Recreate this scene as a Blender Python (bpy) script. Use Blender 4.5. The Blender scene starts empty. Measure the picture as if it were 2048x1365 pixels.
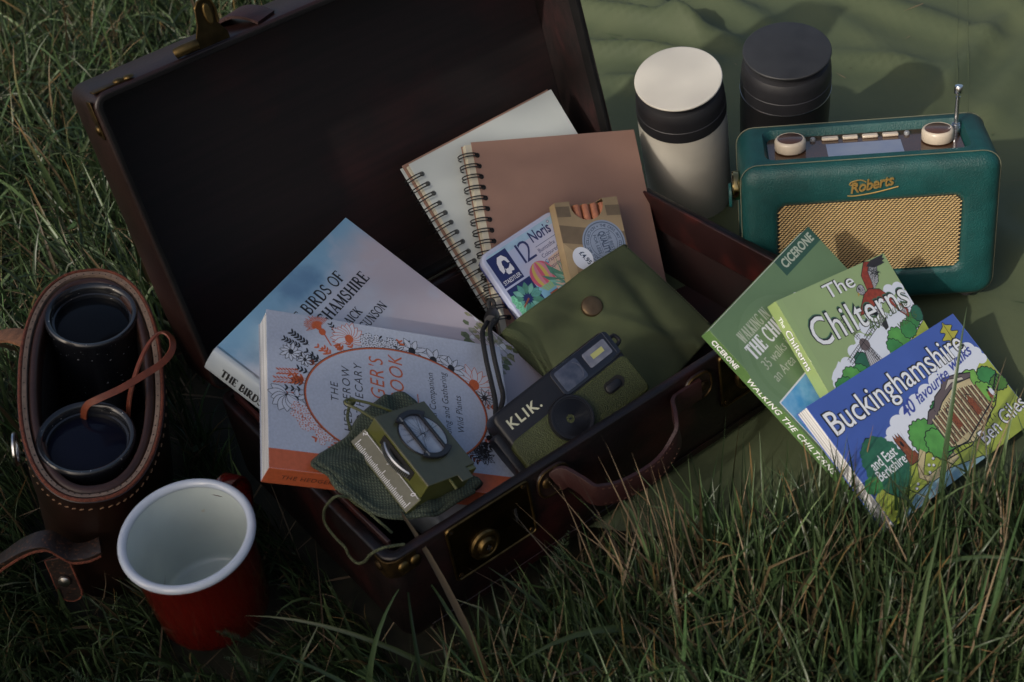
import bpy, bmesh, math, random
from mathutils import Vector, Matrix, noise
import numpy as np
random.seed(7); rng = np.random.default_rng(7)
S = bpy.context.scene
COL = S.collection
# ------------------------------------------------------------------ camera
cam = bpy.data.cameras.new('camera'); co = bpy.data.objects.new('camera', cam); COL.objects.link(co)
cam.lens = 50.0; cam.sensor_width = 36.0; cam.clip_start = .02; cam.clip_end = 400
PITCH, ROLL, DIST = 0.680670, -0.183419, 1.277049
_cp, _sp = math.cos(PITCH), math.sin(PITCH)
_r = Vector((1, 0, 0)); _u = Vector((0, _sp, _cp)); _f = Vector((0, _cp, -_sp))
_cr, _sr = math.cos(ROLL), math.sin(ROLL)
_rr = _r * _cr + _u * _sr; _uu = _u * _cr - _r * _sr
co.matrix_world = Matrix(((_rr.x, _uu.x, -_f.x, 0), (_rr.y, _uu.y, -_f.y, -DIST * _cp), (_rr.z, _uu.z, -_f.z, DIST * _sp), (0, 0, 0, 1)))
cam.dof.use_dof = True; cam.dof.focus_distance = 1.2; cam.dof.aperture_fstop = 11
S.camera = co
# ------------------------------------------------------------------ sky, sun, exposure
SUN_AZ = Vector((-0.74, -0.67)).normalized(); SUN_EL = math.radians(34)
w = bpy.data.worlds.new('World'); S.world = w; w.use_nodes = True
nt = w.node_tree; bg = nt.nodes['Background']
sky = nt.nodes.new('ShaderNodeTexSky'); sky.sky_type = 'NISHITA'; sky.sun_disc = False
sky.sun_elevation = SUN_EL; sky.sun_rotation = math.atan2(SUN_AZ.x, SUN_AZ.y)
sky.air_density = 1.0; sky.dust_density = 6.0; sky.ozone_density = 1.0
nt.links.new(sky.outputs[0], bg.inputs[0]); bg.inputs[1].default_value = 0.15
sl = bpy.data.lights.new('sun', 'SUN'); sl.energy = 3.0; sl.angle = math.radians(0.9); sl.color = (1.0, .93, .83)
so = bpy.data.objects.new('sun', sl); COL.objects.link(so)
sv = Vector((SUN_AZ.x * math.cos(SUN_EL), SUN_AZ.y * math.cos(SUN_EL), math.sin(SUN_EL)))
so.rotation_euler = sv.to_track_quat('Z', 'Y').to_euler()
S.view_settings.view_transform = 'Standard'; S.view_settings.look = 'None'
S.view_settings.exposure = -0.25; S.view_settings.gamma = 1.0
S.view_settings.use_curve_mapping = False
S.cycles.max_bounces = 6; S.cycles.diffuse_bounces = 3; S.cycles.glossy_bounces = 3; S.cycles.transmission_bounces = 4
S.cycles.caustics_reflective = False; S.cycles.caustics_refractive = False
try: S.cycles.use_denoising = True
except Exception: pass

# ------------------------------------------------------------------ materials
MATS = {}
def mat(name, col, rough=.5, var=0.0, vs=60, col2=None, bump=0.0, bs=400, metal=0.0, spec=.5, coat=0.0, lo=.35, hi=.65, detail=4, coatr=.1):
    if name in MATS: return MATS[name]
    m = bpy.data.materials.new(name); m.use_nodes = True; n = m.node_tree.nodes; l = m.node_tree.links
    b = n['Principled BSDF']
    b.inputs['Base Color'].default_value = (*col, 1); b.inputs['Roughness'].default_value = rough
    b.inputs['Metallic'].default_value = metal; b.inputs['Specular IOR Level'].default_value = spec
    b.inputs['Coat Weight'].default_value = coat; b.inputs['Coat Roughness'].default_value = coatr
    if var or col2 or bump:
        tc = n.new('ShaderNodeTexCoord')
    if var or col2:
        no = n.new('ShaderNodeTexNoise'); no.inputs['Scale'].default_value = vs; no.inputs['Detail'].default_value = detail
        l.new(tc.outputs['Object'], no.inputs['Vector'])
        cr = n.new('ShaderNodeValToRGB'); e = cr.color_ramp.elements
        e[0].position = lo; e[1].position = hi
        if col2: c1, c2 = col, col2
        else:
            c1 = tuple(max(0, c * (1 - var)) for c in col); c2 = tuple(min(1, c * (1 + var)) for c in col)
        e[0].color = (*c1, 1); e[1].color = (*c2, 1)
        l.new(no.outputs['Fac'], cr.inputs['Fac']); l.new(cr.outputs['Color'], b.inputs['Base Color'])
    if bump:
        n2 = n.new('ShaderNodeTexNoise'); n2.inputs['Scale'].default_value = bs; n2.inputs['Detail'].default_value = 3
        l.new(tc.outputs['Object'], n2.inputs['Vector'])
        bp = n.new('ShaderNodeBump'); bp.inputs['Strength'].default_value = bump; bp.inputs['Distance'].default_value = .001
        l.new(n2.outputs['Fac'], bp.inputs['Height']); l.new(bp.outputs['Normal'], b.inputs['Normal'])
    MATS[name] = m; return m
def weave(name, col, scale, rough=.9, strength=.6, var=.15, vs=30, sheen=0.0, axis=None):
    """woven cloth: two crossed wave bumps, blotchy colour"""
    m = mat(name, col, rough, var, vs); n = m.node_tree.nodes; l = m.node_tree.links; b = n['Principled BSDF']
    tc = [x for x in n if x.type == 'TEX_COORD'][0]
    h = None
    for d in ('X', 'Y'):
        wv = n.new('ShaderNodeTexWave'); wv.bands_direction = d; wv.inputs['Scale'].default_value = scale
        wv.inputs['Distortion'].default_value = .6; wv.inputs['Detail'].default_value = 1
        l.new(tc.outputs['Object'], wv.inputs['Vector'])
        if h is None: h = wv.outputs['Fac']
        else:
            ma = n.new('ShaderNodeMath'); ma.operation = 'MULTIPLY'; l.new(h, ma.inputs[0]); l.new(wv.outputs['Fac'], ma.inputs[1]); h = ma.outputs[0]
    bp = n.new('ShaderNodeBump'); bp.inputs['Strength'].default_value = strength; bp.inputs['Distance'].default_value = .0006
    l.new(h, bp.inputs['Height']); l.new(bp.outputs['Normal'], b.inputs['Normal'])
    c0 = b.inputs['Base Color'].links[0].from_socket; mx = n.new('ShaderNodeMix'); mx.data_type = 'RGBA'; mx.blend_type = 'MULTIPLY'; mx.inputs['Factor'].default_value = 1.0
    rp = n.new('ShaderNodeMapRange'); rp.inputs['From Max'].default_value = .6; rp.inputs['To Min'].default_value = .55; rp.inputs['To Max'].default_value = 1.25; l.new(h, rp.inputs['Value'])
    l.new(c0, mx.inputs[6]); l.new(rp.outputs[0], mx.inputs[7]); l.new(mx.outputs[2], b.inputs['Base Color'])
    if sheen: b.inputs['Sheen Weight'].default_value = sheen
    return m
def grain(m, sx, sy, sz, dark=.45, scale=1.0, hi=1.25):
    """streaks stretched along one axis, multiplied into the colour and the relief: wood grain, worn card"""
    n = m.node_tree.nodes; l = m.node_tree.links; b = n['Principled BSDF']; tc = n.new('ShaderNodeTexCoord'); mp = n.new('ShaderNodeMapping'); mp.inputs['Scale'].default_value = (sx, sy, sz)
    l.new(tc.outputs['Object'], mp.inputs[0]); no = n.new('ShaderNodeTexNoise'); no.inputs['Scale'].default_value = scale; no.inputs['Detail'].default_value = 6; l.new(mp.outputs[0], no.inputs['Vector'])
    rp = n.new('ShaderNodeMapRange'); rp.inputs['From Min'].default_value = .35; rp.inputs['From Max'].default_value = .65; rp.inputs['To Min'].default_value = dark; rp.inputs['To Max'].default_value = hi; l.new(no.outputs['Fac'], rp.inputs['Value'])
    mx = n.new('ShaderNodeMix'); mx.data_type = 'RGBA'; mx.blend_type = 'MULTIPLY'; mx.inputs['Factor'].default_value = 1.0
    i = b.inputs['Base Color']
    if i.links: l.new(i.links[0].from_socket, mx.inputs[6])
    else: mx.inputs[6].default_value = i.default_value
    l.new(rp.outputs[0], mx.inputs[7]); l.new(mx.outputs[2], i)
    if not b.inputs['Normal'].links:
        bp = n.new('ShaderNodeBump'); bp.inputs['Strength'].default_value = .3; bp.inputs['Distance'].default_value = .001; l.new(no.outputs['Fac'], bp.inputs['Height']); l.new(bp.outputs[0], b.inputs['Normal'])
    return m
def pages(name, col, axis, scale, dark=.62):
    """the cut edge of a page block: fine uneven lines across the thickness"""
    m = mat(name, col, .8, .06, 40); n = m.node_tree.nodes; l = m.node_tree.links; b = n['Principled BSDF']
    tc = [x for x in n if x.type == 'TEX_COORD'][0]
    mp = n.new('ShaderNodeMapping'); sc = [6.0, 6.0, 6.0]; sc[axis] = scale; mp.inputs['Scale'].default_value = sc
    l.new(tc.outputs['Object'], mp.inputs['Vector'])
    no = n.new('ShaderNodeTexNoise'); no.inputs['Scale'].default_value = 1.0; no.inputs['Detail'].default_value = 2
    l.new(mp.outputs['Vector'], no.inputs['Vector'])
    cr = n.new('ShaderNodeValToRGB'); e = cr.color_ramp.elements; e[0].position = .36; e[1].position = .58
    e[0].color = (*[c * dark for c in col], 1); e[1].color = (*col, 1)
    l.new(no.outputs['Fac'], cr.inputs['Fac']); l.new(cr.outputs['Color'], b.inputs['Base Color'])
    bp = n.new('ShaderNodeBump'); bp.inputs['Strength'].default_value = .5; bp.inputs['Distance'].default_value = .0005
    l.new(no.outputs['Fac'], bp.inputs['Height']); l.new(bp.outputs['Normal'], b.inputs['Normal'])
    return m

# ------------------------------------------------------------------ objects
def M4(M, t): return Matrix(((*M[0], t[0]), (*M[1], t[1]), (*M[2], t[2]), (0, 0, 0, 1)))
def tag(o, label, cat, group=None):
    o['label'] = label; o['category'] = cat
    if group: o['group'] = group
    return o
def thing(name, label, cat, mw=None, group=None):
    o = bpy.data.objects.new(name, None); COL.objects.link(o); o.empty_display_size = .02
    if mw is not None: o.matrix_world = mw
    return tag(o, label, cat, group)
class MB:
    """collects geometry for ONE mesh object"""
    def __init__(s): s.v = []; s.f = []
    def add(s, vs, fs):
        k = len(s.v); s.v += [tuple(p) for p in vs]; s.f += [tuple(i + k for i in f) for f in fs]; return s
    def box(s, x0, x1, y0, y1, z0, z1):
        return s.add([(x0, y0, z0), (x1, y0, z0), (x1, y1, z0), (x0, y1, z0), (x0, y0, z1), (x1, y0, z1), (x1, y1, z1), (x0, y1, z1)],
                     [(0, 3, 2, 1), (4, 5, 6, 7), (0, 1, 5, 4), (1, 2, 6, 5), (2, 3, 7, 6), (3, 0, 4, 7)])
    def loft(s, loops, cap0=True, cap1=True, closed=True):
        n = len(loops[0]); k = len(s.v)
        for lp in loops: s.v += [tuple(p) for p in lp]
        m = n if closed else n - 1
        for a in range(len(loops) - 1):
            for i in range(m):
                j = (i + 1) % n; s.f.append((k + a * n + i, k + a * n + j, k + (a + 1) * n + j, k + (a + 1) * n + i))
        if cap0: s.f.append(tuple(k + i for i in range(n - 1, -1, -1)))
        if cap1: s.f.append(tuple(k + (len(loops) - 1) * n + i for i in range(n)))
        return s
    def prism(s, pts, z0, z1):
        return s.loft([[(x, y, z0) for x, y in pts], [(x, y, z1) for x, y in pts]])
    def lathe(s, prof, n=40, c=(0, 0, 0), ax=None, cap0=True, cap1=True):
        """prof: (radius, height) along ax"""
        ax = Vector(ax or (0, 0, 1)).normalized(); a = ax.orthogonal().normalized(); b = ax.cross(a); c = Vector(c)
        lp = [[c + ax * h + (a * math.cos(t) + b * math.sin(t)) * r for t in (2 * math.pi * i / n for i in range(n))] for r, h in prof]
        return s.loft(lp, cap0, cap1)
    def tube(s, pts, r, n=8, closed=False, flat=None, up=None, up0=None):
        """flat: (half width, half thickness) makes a strap with rectangular section"""
        P = [Vector(p) for p in pts]; m = len(P); loops = []
        prev = None
        for i in range(m):
            t = ((P[(i + 1) % m] - P[i - 1]) if closed else (P[min(i + 1, m - 1)] - P[max(i - 1, 0)]))
            if t.length < 1e-9: t = Vector((0, 0, 1))
            t.normalize()
            if up is not None:
                uu = Vector(up(i) if callable(up) else up); a = (uu - t * uu.dot(t)).normalized()
            else:
                if prev is None: a = t.orthogonal().normalized() if up0 is None else (Vector(up0) - t * Vector(up0).dot(t)).normalized()
                else: a = (prev - t * prev.dot(t)).normalized()
            prev = a; b = t.cross(a)
            rr = r[i] if isinstance(r, (list, tuple)) else r
            if flat:
                hw, ht = flat
                loops.append([P[i] + b * x + a * y for x, y in ((-hw, -ht * .8), (-hw * .93, -ht), (hw * .93, -ht), (hw, -ht * .8), (hw, ht * .8), (hw * .93, ht), (-hw * .93, ht), (-hw, ht * .8))])
            else:
                loops.append([P[i] + (a * math.cos(q) + b * math.sin(q)) * rr for q in (2 * math.pi * k / n for k in range(n))])
        if closed:
            loops.append(loops[0]); return s.loft(loops, False, False)
        return s.loft(loops)
    def build(s, name, m, parent=None, smooth=False, bevel=0, seg=2, sub=0, angle=None):
        me = bpy.data.meshes.new(name); me.from_pydata(s.v, [], s.f); me.update()
        if isinstance(m, (list, tuple)):
            for x in m: me.materials.append(x)
        elif m: me.materials.append(m)
        bm = bmesh.new(); bm.from_mesh(me); bmesh.ops.recalc_face_normals(bm, faces=bm.faces)
        bm.to_mesh(me); bm.free()
        o = bpy.data.objects.new(name, me); COL.objects.link(o)
        if parent: o.parent = parent
        if bevel:
            b = o.modifiers.new('b', 'BEVEL'); b.width = bevel; b.segments = seg; b.limit_method = 'ANGLE'; b.angle_limit = math.radians(40)
        if sub:
            q = o.modifiers.new('s', 'SUBSURF'); q.levels = sub; q.render_levels = sub
        if smooth or bevel:
            for p in me.polygons: p.use_smooth = True
            try: me.set_sharp_from_angle(angle=math.radians(angle or 42))
            except Exception: pass
        return o
def inst(o, parent, loc=None, mat_=None):
    c = o.copy(); COL.objects.link(c); c.parent = parent
    if loc is not None: c.location = loc
    return c
def rrect(x0, x1, y0, y1, r, n=6):
    pts = []
    for cx, cy, a0 in ((x1 - r, y1 - r, 0), (x0 + r, y1 - r, 90), (x0 + r, y0 + r, 180), (x1 - r, y0 + r, 270)):
        for i in range(n + 1):
            a = math.radians(a0 + 90 * i / n); pts.append((cx + r * math.cos(a), cy + r * math.sin(a)))
    return pts
def spline(P, n=8, closed=False):
    P = [Vector(p) for p in P]; m = len(P); out = []
    rg = range(m if closed else m - 1)
    for i in rg:
        p0 = P[i - 1] if (closed or i > 0) else P[0] * 2 - P[1]
        p1 = P[i]; p2 = P[(i + 1) % m]; p3 = P[(i + 2) % m] if (closed or i + 2 < m) else p2 * 2 - p1
        for k in range(n):
            t = k / n
            out.append(.5 * ((2 * p1) + (p2 - p0) * t + (2 * p0 - 5 * p1 + 4 * p2 - p3) * t * t + (3 * p1 - p0 - 3 * p2 + p3) * t ** 3))
    if not closed: out.append(P[-1])
    return out

# ------------------------------------------------------------------ flat print: polygons, strokes and lettering in cover coordinates
_TXT = {}
def glyphs(s, off=0.0, shear=0.0, space=1.0, ext=0.0):
    k = (s, off, shear, space, ext)
    if k not in _TXT:
        cu = bpy.data.curves.new('t', 'FONT'); cu.body = s; cu.size = 1.0; cu.offset = off; cu.shear = shear; cu.space_character = space
        cu.resolution_u = 3; cu.extrude = ext; cu.fill_mode = 'FRONT' if not ext else 'BOTH'
        ob = bpy.data.objects.new('t', cu)
        me = bpy.data.meshes.new_from_object(ob)
        V = [tuple(v.co) for v in me.vertices]; F = [tuple(p.vertices) for p in me.polygons]
        bpy.data.meshes.remove(me); bpy.data.objects.remove(ob); bpy.data.curves.remove(cu)
        _TXT[k] = (V, F)
    return _TXT[k]
_h = glyphs('H')[0]; CAP = max(v[1] for v in _h)
def _arc(cx, cy, rx, ry, a0, a1, n=10):
    return [(cx + rx * math.cos(math.radians(a0 + (a1 - a0) * i / n)), cy + ry * math.sin(math.radians(a0 + (a1 - a0) * i / n))) for i in range(n + 1)]
_T, _t, _s = .15, .065, .055
def _stem(x, y0=0, y1=1, w=_T, sv=.13): return [([(x, y0), (x, y1)], w), ([(x - sv, y0 + _s / 2), (x + sv, y0 + _s / 2)], _s), ([(x - sv, y1 - _s / 2), (x + sv, y1 - _s / 2)], _s)]
SERIF = {
 'A': (.74, [([(.37, 1), (.10, .03)], _t), ([(.36, 1), (.64, .03)], _T), ([(.20, .33), (.54, .33)], _t), ([(.0, .03), (.22, .03)], _s), ([(.5, .03), (.76, .03)], _s)]),
 'B': (.66, _stem(.15) + [([(.15, .97), (.3, .97)] + _arc(.33, .75, .2, .22, 90, -90) + [(.15, .53)], .09), ([(.15, .53), (.32, .53)] + _arc(.34, .275, .24, .25, 90, -90) + [(.15, .03)], .1)]),
 'C': (.72, [(_arc(.42, .5, .36, .47, 48, 312, 20), .1), ([(.66, .98), (.66, .72)], _s)]),
 'D': (.78, _stem(.15) + [([(.15, .97), (.32, .97)] + _arc(.34, .5, .34, .47, 90, -90, 16) + [(.15, .03)], .1)]),
 'E': (.62, _stem(.15) + [([(.15, .965), (.55, .965)], _t), ([(.15, .52), (.46, .52)], _t), ([(.15, .035), (.58, .035)], _t), ([(.55, 1), (.55, .8)], _s), ([(.58, 0), (.58, .22)], _s), ([(.46, .62), (.46, .42)], _s)]),
 'F': (.58, _stem(.15) + [([(.15, .965), (.54, .965)], _t), ([(.15, .5), (.44, .5)], _t), ([(.54, 1), (.54, .8)], _s), ([(.44, .6), (.44, .4)], _s)]),
 'G': (.76, [(_arc(.42, .5, .36, .47, 48, 320, 20), .1), ([(.66, .98), (.66, .74)], _s), ([(.68, .05), (.68, .42)], _T), ([(.55, .42), (.78, .42)], _s)]),
 'H': (.80, _stem(.15) + _stem(.65) + [([(.15, .52), (.65, .52)], _t)]),
 'I': (.32, _stem(.16)),
 'K': (.74, _stem(.15) + [([(.2, .42), (.58, .97)], _t), ([(.3, .56), (.62, .03)], _T), ([(.46, .97), (.7, .97)], _s), ([(.5, .03), (.76, .03)], _s)]),
 'L': (.58, _stem(.15) + [([(.15, .035), (.54, .035)], _t), ([(.54, 0), (.54, .24)], _s)]),
 'M': (.94, [([(.13, 0), (.15, 1)], _t), ([(.15, 1), (.46, .05)], .13), ([(.46, .05), (.78, 1)], _t), ([(.79, 0), (.77, 1)], _T), ([(0, .03), (.26, .03)], _s), ([(.66, .03), (.93, .03)], _s), ([(.04, .97), (.2, .97)], _s), ([(.72, .97), (.9, .97)], _s)]),
 'N': (.82, [([(.13, 0), (.13, 1)], _t), ([(.13, .98), (.66, .02)], _T), ([(.67, 0), (.67, 1)], _t), ([(.02, .03), (.26, .03)], _s), ([(.55, .97), (.8, .97)], _s), ([(.02, .97), (.2, .97)], _s)]),
 'O': (.80, [(_arc(.4, .5, .34, .47, 0, 360, 26), .1)]),
 'R': (.72, _stem(.15) + [([(.15, .97), (.3, .97)] + _arc(.33, .74, .2, .23, 90, -90) + [(.15, .51)], .09), ([(.32, .5), (.6, .03)], .13), ([(.5, .03), (.74, .03)], _s)]),
 'S': (.56, [(_arc(.28, .74, .19, .23, 40, 230, 10) + [(.28, .5)] + _arc(.28, .26, .21, .23, 60, -140, 10), .11), ([(.45, .98), (.45, .74)], _s), ([(.07, .02), (.07, .26)], _s)]),
 'T': (.68, _stem(.34) [:2] + [([(.04, .965), (.64, .965)], _t), ([(.04, 1), (.04, .78)], _s), ([(.64, 1), (.64, .78)], _s)]),
 'U': (.78, [([(.15, .97), (.15, .35)] + _arc(.38, .3, .23, .27, 180, 360, 10) + [(.61, .97)], .1), ([(.02, .97), (.28, .97)], _s), ([(.5, .97), (.74, .97)], _s)]),
 'W': (1.02, [([(.1, 1), (.3, 0)], _T), ([(.3, 0), (.52, 1)], _t), ([(.5, 1), (.72, 0)], _T), ([(.72, 0), (.93, 1)], _t), ([(0, .97), (.24, .97)], _s), ([(.8, .97), (1.04, .97)], _s)]),
 ' ': (.34, []),
}
class Art:
    def __init__(s, sx=1, sy=1, z0=.00002):
        s.sx, s.sy = sx, sy; s.v = []; s.f = []; s.mi = []; s.mats = []; s.z = z0; s.dz = 8e-7; s.hold = False
    def _m(s, m):
        if m not in s.mats: s.mats.append(m)
        return s.mats.index(m)
    def raw(s, V, F, m):
        k = len(s.v); i = s._m(m)
        if not s.hold: s.z += s.dz
        s.v += [(x, y, s.z) for x, y in V]; s.f += [tuple(q + k for q in f) for f in F]; s.mi += [i] * len(F); return s
    def P(s, p): return (p[0] * s.sx, p[1] * s.sy)
    def poly(s, pts, m):
        V = [s.P(p) for p in pts]; return s.raw(V, [tuple(range(len(V)))], m)
    def ribbon(s, V, w, m, closed=False):
        n = len(V); L = []; R = []
        for i in range(n):
            a = V[i - 1] if (closed or i > 0) else V[i]; b = V[(i + 1) % n] if (closed or i < n - 1) else V[i]
            dx, dy = b[0] - a[0], b[1] - a[1]; d = math.hypot(dx, dy) or 1
            nx, ny = -dy / d * w / 2, dx / d * w / 2
            L.append((V[i][0] + nx, V[i][1] + ny)); R.append((V[i][0] - nx, V[i][1] - ny))
        F = [(i, (i + 1) % n, n + (i + 1) % n, n + i) for i in range(n if closed else n - 1)]
        return s.raw(L + R, F, m)
    def stroke(s, pts, w, m, closed=False): return s.ribbon([s.P(p) for p in pts], w, m, closed)
    def ell(s, c, rx, ry, m, rot=0, n=28):
        cx, cy = s.P(c); ca, sa = math.cos(rot), math.sin(rot)
        return s.raw([(cx + rx * math.cos(t) * ca - ry * math.sin(t) * sa, cy + rx * math.cos(t) * sa + ry * math.sin(t) * ca) for t in (2 * math.pi * i / n for i in range(n))], [tuple(range(n))], m)
    def outl(s, pts, fill, line, w):
        s.poly(pts, fill); return s.stroke(pts, w, line, True)
    def text(s, t, p, cap, m, rot=0, off=0.0, shear=0.0, space=1.0, align='L', xs=1.0, fit=None):
        V, F = glyphs(t, off, shear, space)
        if not V: return s
        k = cap / CAP; x0 = min(v[0] for v in V); x1 = max(v[0] for v in V); kx = k * xs
        if fit: kx = fit / (x1 - x0)
        ax = {'L': 0, 'C': (x0 + x1) / 2, 'R': x1}[align]; cx, cy = s.P(p); ca, sa = math.cos(rot), math.sin(rot)
        Q = [((v[0] - ax) * kx, v[1] * k) for v in V]
        return s.raw([(cx + x * ca - y * sa, cy + x * sa + y * ca) for x, y in Q], F, m)
    def serif(s, t, p, cap, m, rot=0, align='L', xs=1.0, track=.06, wt=1.0):
        W = sum(SERIF[c][0] + track for c in t) - track; cx, cy = s.P(p); ca, sa = math.cos(rot), math.sin(rot)
        x = {'L': 0, 'C': -W / 2, 'R': -W}[align]
        for c in t:
            wd, st = SERIF[c]
            for pts, ww in st:
                V = [((x + a) * cap * xs, b * cap) for a, b in pts]
                s.ribbon([(cx + q * ca - r * sa, cy + q * sa + r * ca) for q, r in V], ww * cap * wt, m)
            x += wd + track
        return s
    def build(s, name, parent, loc=(0, 0, 0), rot=None):
        me = bpy.data.meshes.new(name); me.from_pydata(s.v, [], s.f)
        for m in s.mats: me.materials.append(m)
        me.polygons.foreach_set('material_index', s.mi); me.update()
        o = bpy.data.objects.new(name, me); COL.objects.link(o); o.parent = parent; o.location = loc
        if rot: o.rotation_euler = rot
        return o
def blob(cx, cy, rx, ry, n=14, amp=.12, seed=0, per=4, rot=0):
    """scalloped outline as in drawn trees and clouds"""
    r = random.Random(seed); pts = []; ph = r.random() * 6
    for i in range(n * per):
        t = 2 * math.pi * i / (n * per); k = 1 + amp * abs(math.sin(n * t / 2 + ph)) + .08 * math.sin(2 * t + ph) + .05 * math.sin(3 * t + 2 * ph)
        x, y = rx * k * math.cos(t), ry * k * math.sin(t)
        pts.append((cx + x * math.cos(rot) - y * math.sin(rot), cy + x * math.sin(rot) + y * math.cos(rot)))
    return pts
INK = mat('ink_black', (.012, .012, .014), .5)
WHT = mat('print_white', (.72, .73, .76), .45)
# ------------------------------------------------------------------ the ground
def fbm(x, y, s=1.0, o=3):
    return noise.fractal(Vector((x * s, y * s, 3.7)), .7, 2.0, o)
SOIL = mat('soil_thatch', (.028, .026, .014), .95, vs=40, col2=(.012, .013, .007), bump=.8, bs=120)
g = MB(); GS = 44
for j in range(GS + 1):
    for i in range(GS + 1):
        # denser near the picnic, reaching far out
        a = (i / GS * 2 - 1); b = (j / GS * 2 - 1)
        x = 1.2 * a + 60 * a ** 7; y = 1.2 * b + 60 * b ** 7
        g.v.append((x, y, -.034 + .012 * fbm(x, y, 3.0)))
for j in range(GS):
    for i in range(GS):
        k = j * (GS + 1) + i; g.f.append((k, k + 1, k + GS + 2, k + GS + 1))
go = g.build('ground', SOIL, smooth=True); go['kind'] = 'structure'

# suitcase pose, shared with the grass so that no blade grows through it
CASE_M = [[.8629, -.50534, -.00547], [.50524, .86238, .0321], [-.01151, -.03046, .99947]]; CASE_T = (-.11129, -.32388, 0)
CL, CD, CH, CT, CANG = .4330, .2598, .0868, .0724, 1.75386
CMW = M4(CASE_M, CASE_T)
# ------------------------------------------------------------------ blanket
FRONT = [(-.05, -.215), (.0, -.232), (.04, -.246), (.145, -.262), (.22, -.282), (.30, -.284), (.362, -.262), (.45, -.235), (.7, -.16), (1.5, .05)]
def yfront(x):
    for (x0, y0), (x1, y1) in zip(FRONT, FRONT[1:]):
        if x <= x1: return y0 + (y1 - y0) * max(0, (x - x0)) / (x1 - x0)
    return FRONT[-1][1]
def xleft(y): return .03 + .02 * math.sin(7 * y) if y > .05 else .03 - .05 * (.05 - y) / .27
def blanket_z(x, y):
    far = min(1, max(0, (y - .16) / .25))
    ridge = 1 - abs(fbm(x * 1.0 + .3 * y, y * .6, 4.2, 1)) * 2.2
    z = -.004 + (.003 + .011 * far) * fbm(x, y, 3.2, 1) + (.0015 + .009 * far) * max(0, ridge) ** 3
    # pulled folds behind the flasks
    for (ax, ay, bx, by, hh, ww) in ((.15, .62, .31, .46, .024, .020), (.15, .50, .27, .415, .018, .014), (.23, .70, .275, .47, .020, .016), (.16, .42, .23, .36, .010, .010), (.30, .62, .36, .50, .014, .02), (.40, .62, .58, .36, .012, .018), (.46, .24, .60, .40, .013, .016), (.52, .22, .70, .44, .012, .02), (.62, .5, .66, .2, .012, .02), (.40, .40, .50, .33, .007, .012), (.44, .08, .50, -.12, .008, .02), (.50, .06, .58, -.1, .01, .02)):
        dx, dy = bx - ax, by - ay; L2 = dx * dx + dy * dy; t = min(1, max(0, ((x - ax) * dx + (y - ay) * dy) / L2))
        d = math.hypot(x - ax - t * dx, y - ay - t * dy) + .006 * fbm(x, y, 9.0, 2); hh *= 1.15; ww *= .9; z += hh * math.exp(-(d / ww) ** 2) * (.5 + .5 * math.sin(math.pi * min(1, max(.1, t))))
    # dip under the low end of the front guide book
    z -= .016 * math.exp(-((x - .39) ** 2 + (y + .2) ** 2) / .0035)
    e = y - yfront(x); z -= .016 * math.exp(-max(0, e) / .012)
    return z
b = MB(); NX, NY = 150, 190
for j in range(NY + 1):
    for i in range(NX + 1):
        s = i / NX; q = j / NY
        x = -.06 + 1.5 * (s ** 1.35)
        y0 = yfront(x); y = y0 + (1.5 - y0) * q ** 1.35
        xl = xleft(y); x = xl + (x + .06) / 1.5 * (1.44 - xl)
        y = max(y, yfront(x)) if j == 0 else y
        y += .004 * fbm(x, y, 14)
        b.v.append((x, y, blanket_z(x, y)))
for j in range(NY):
    for i in range(NX):
        k = j * (NX + 1) + i; b.f.append((k, k + 1, k + NX + 2, k + NX + 1))
BLK = mat('blanket_cloth', (.076, .093, .046), .66, vs=9, col2=(.060, .078, .040), bump=.9, bs=45, spec=.35)
bl = tag(b.build('picnic_blanket', BLK, smooth=True, angle=180), 'olive green picnic blanket spread over the grass under the radio', 'blanket')
seam = MB()
for off in (-.006, .006):
    P = [(.455 + .155 * t + off, .12 + .42 * t) for t in (i / 60 for i in range(61))]
    seam.tube([(x, y, blanket_z(x, y) - .0005) for x, y in P], .0010, 5)
sm = seam.build('seam', BLK, bl, smooth=True)

# ------------------------------------------------------------------ suitcase
LEA = mat('case_leather', (.0052, .0026, .0029), .42, vs=13, col2=(.026, .004, .0038), bump=.35, bs=260, lo=.48, hi=.78, detail=8)
LEAT = mat('case_leather_brown', (.017, .0052, .0038), .42, vs=14, col2=(.010, .0035, .003), bump=.25, bs=260)
LIN = mat('case_lining', (.010, .004, .0042), .7, vs=11, col2=(.040, .008, .008), lo=.5, hi=.75, detail=6, bump=.2, bs=500); grain(LIN, 9, 60, 160)
grain(LEA, 30, 90, 90, .5); LIP = mat('case_lip', (.016, .004, .004), .5, vs=30, col2=(.055, .009, .007), lo=.5, hi=.72, detail=7)
BRS = mat('aged_brass', (.15, .10, .038), .42, vs=90, col2=(.05, .034, .015), metal=1.0, lo=.4, hi=.7, bump=.2, bs=300)
BRD = mat('dull_brass', (.09, .055, .02), .5, vs=120, col2=(.03, .02, .01), metal=.9, bump=.2, bs=300)
DARK = mat('dark_gap', (.004, .004, .004), .8)
case = thing('suitcase', 'old dark red leather suitcase standing open on the grass with its lid up', 'suitcase', CMW)
def tray(L, D, H, t, rc, rb, n=6):
    def lp(ins, z, r): return [(x, y, z) for x, y in rrect(ins, L - ins, ins, D - ins, max(r - ins, .002), n)]
    A = [lp(rb, 0, rc)] + [lp(rb * (1 - math.sin(math.pi / 2 * k / 4)), rb * (1 - math.cos(math.pi / 2 * k / 4)), rc) for k in range(1, 5)]
    A += [lp(0, H * .5, rc), lp(0, H - .0018, rc), lp(.0006, H - .0005, rc), lp(.0018, H, rc), lp(t - .001, H, rc), lp(t, H - .001, rc), lp(t, .0045, rc)]
    return A
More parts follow.
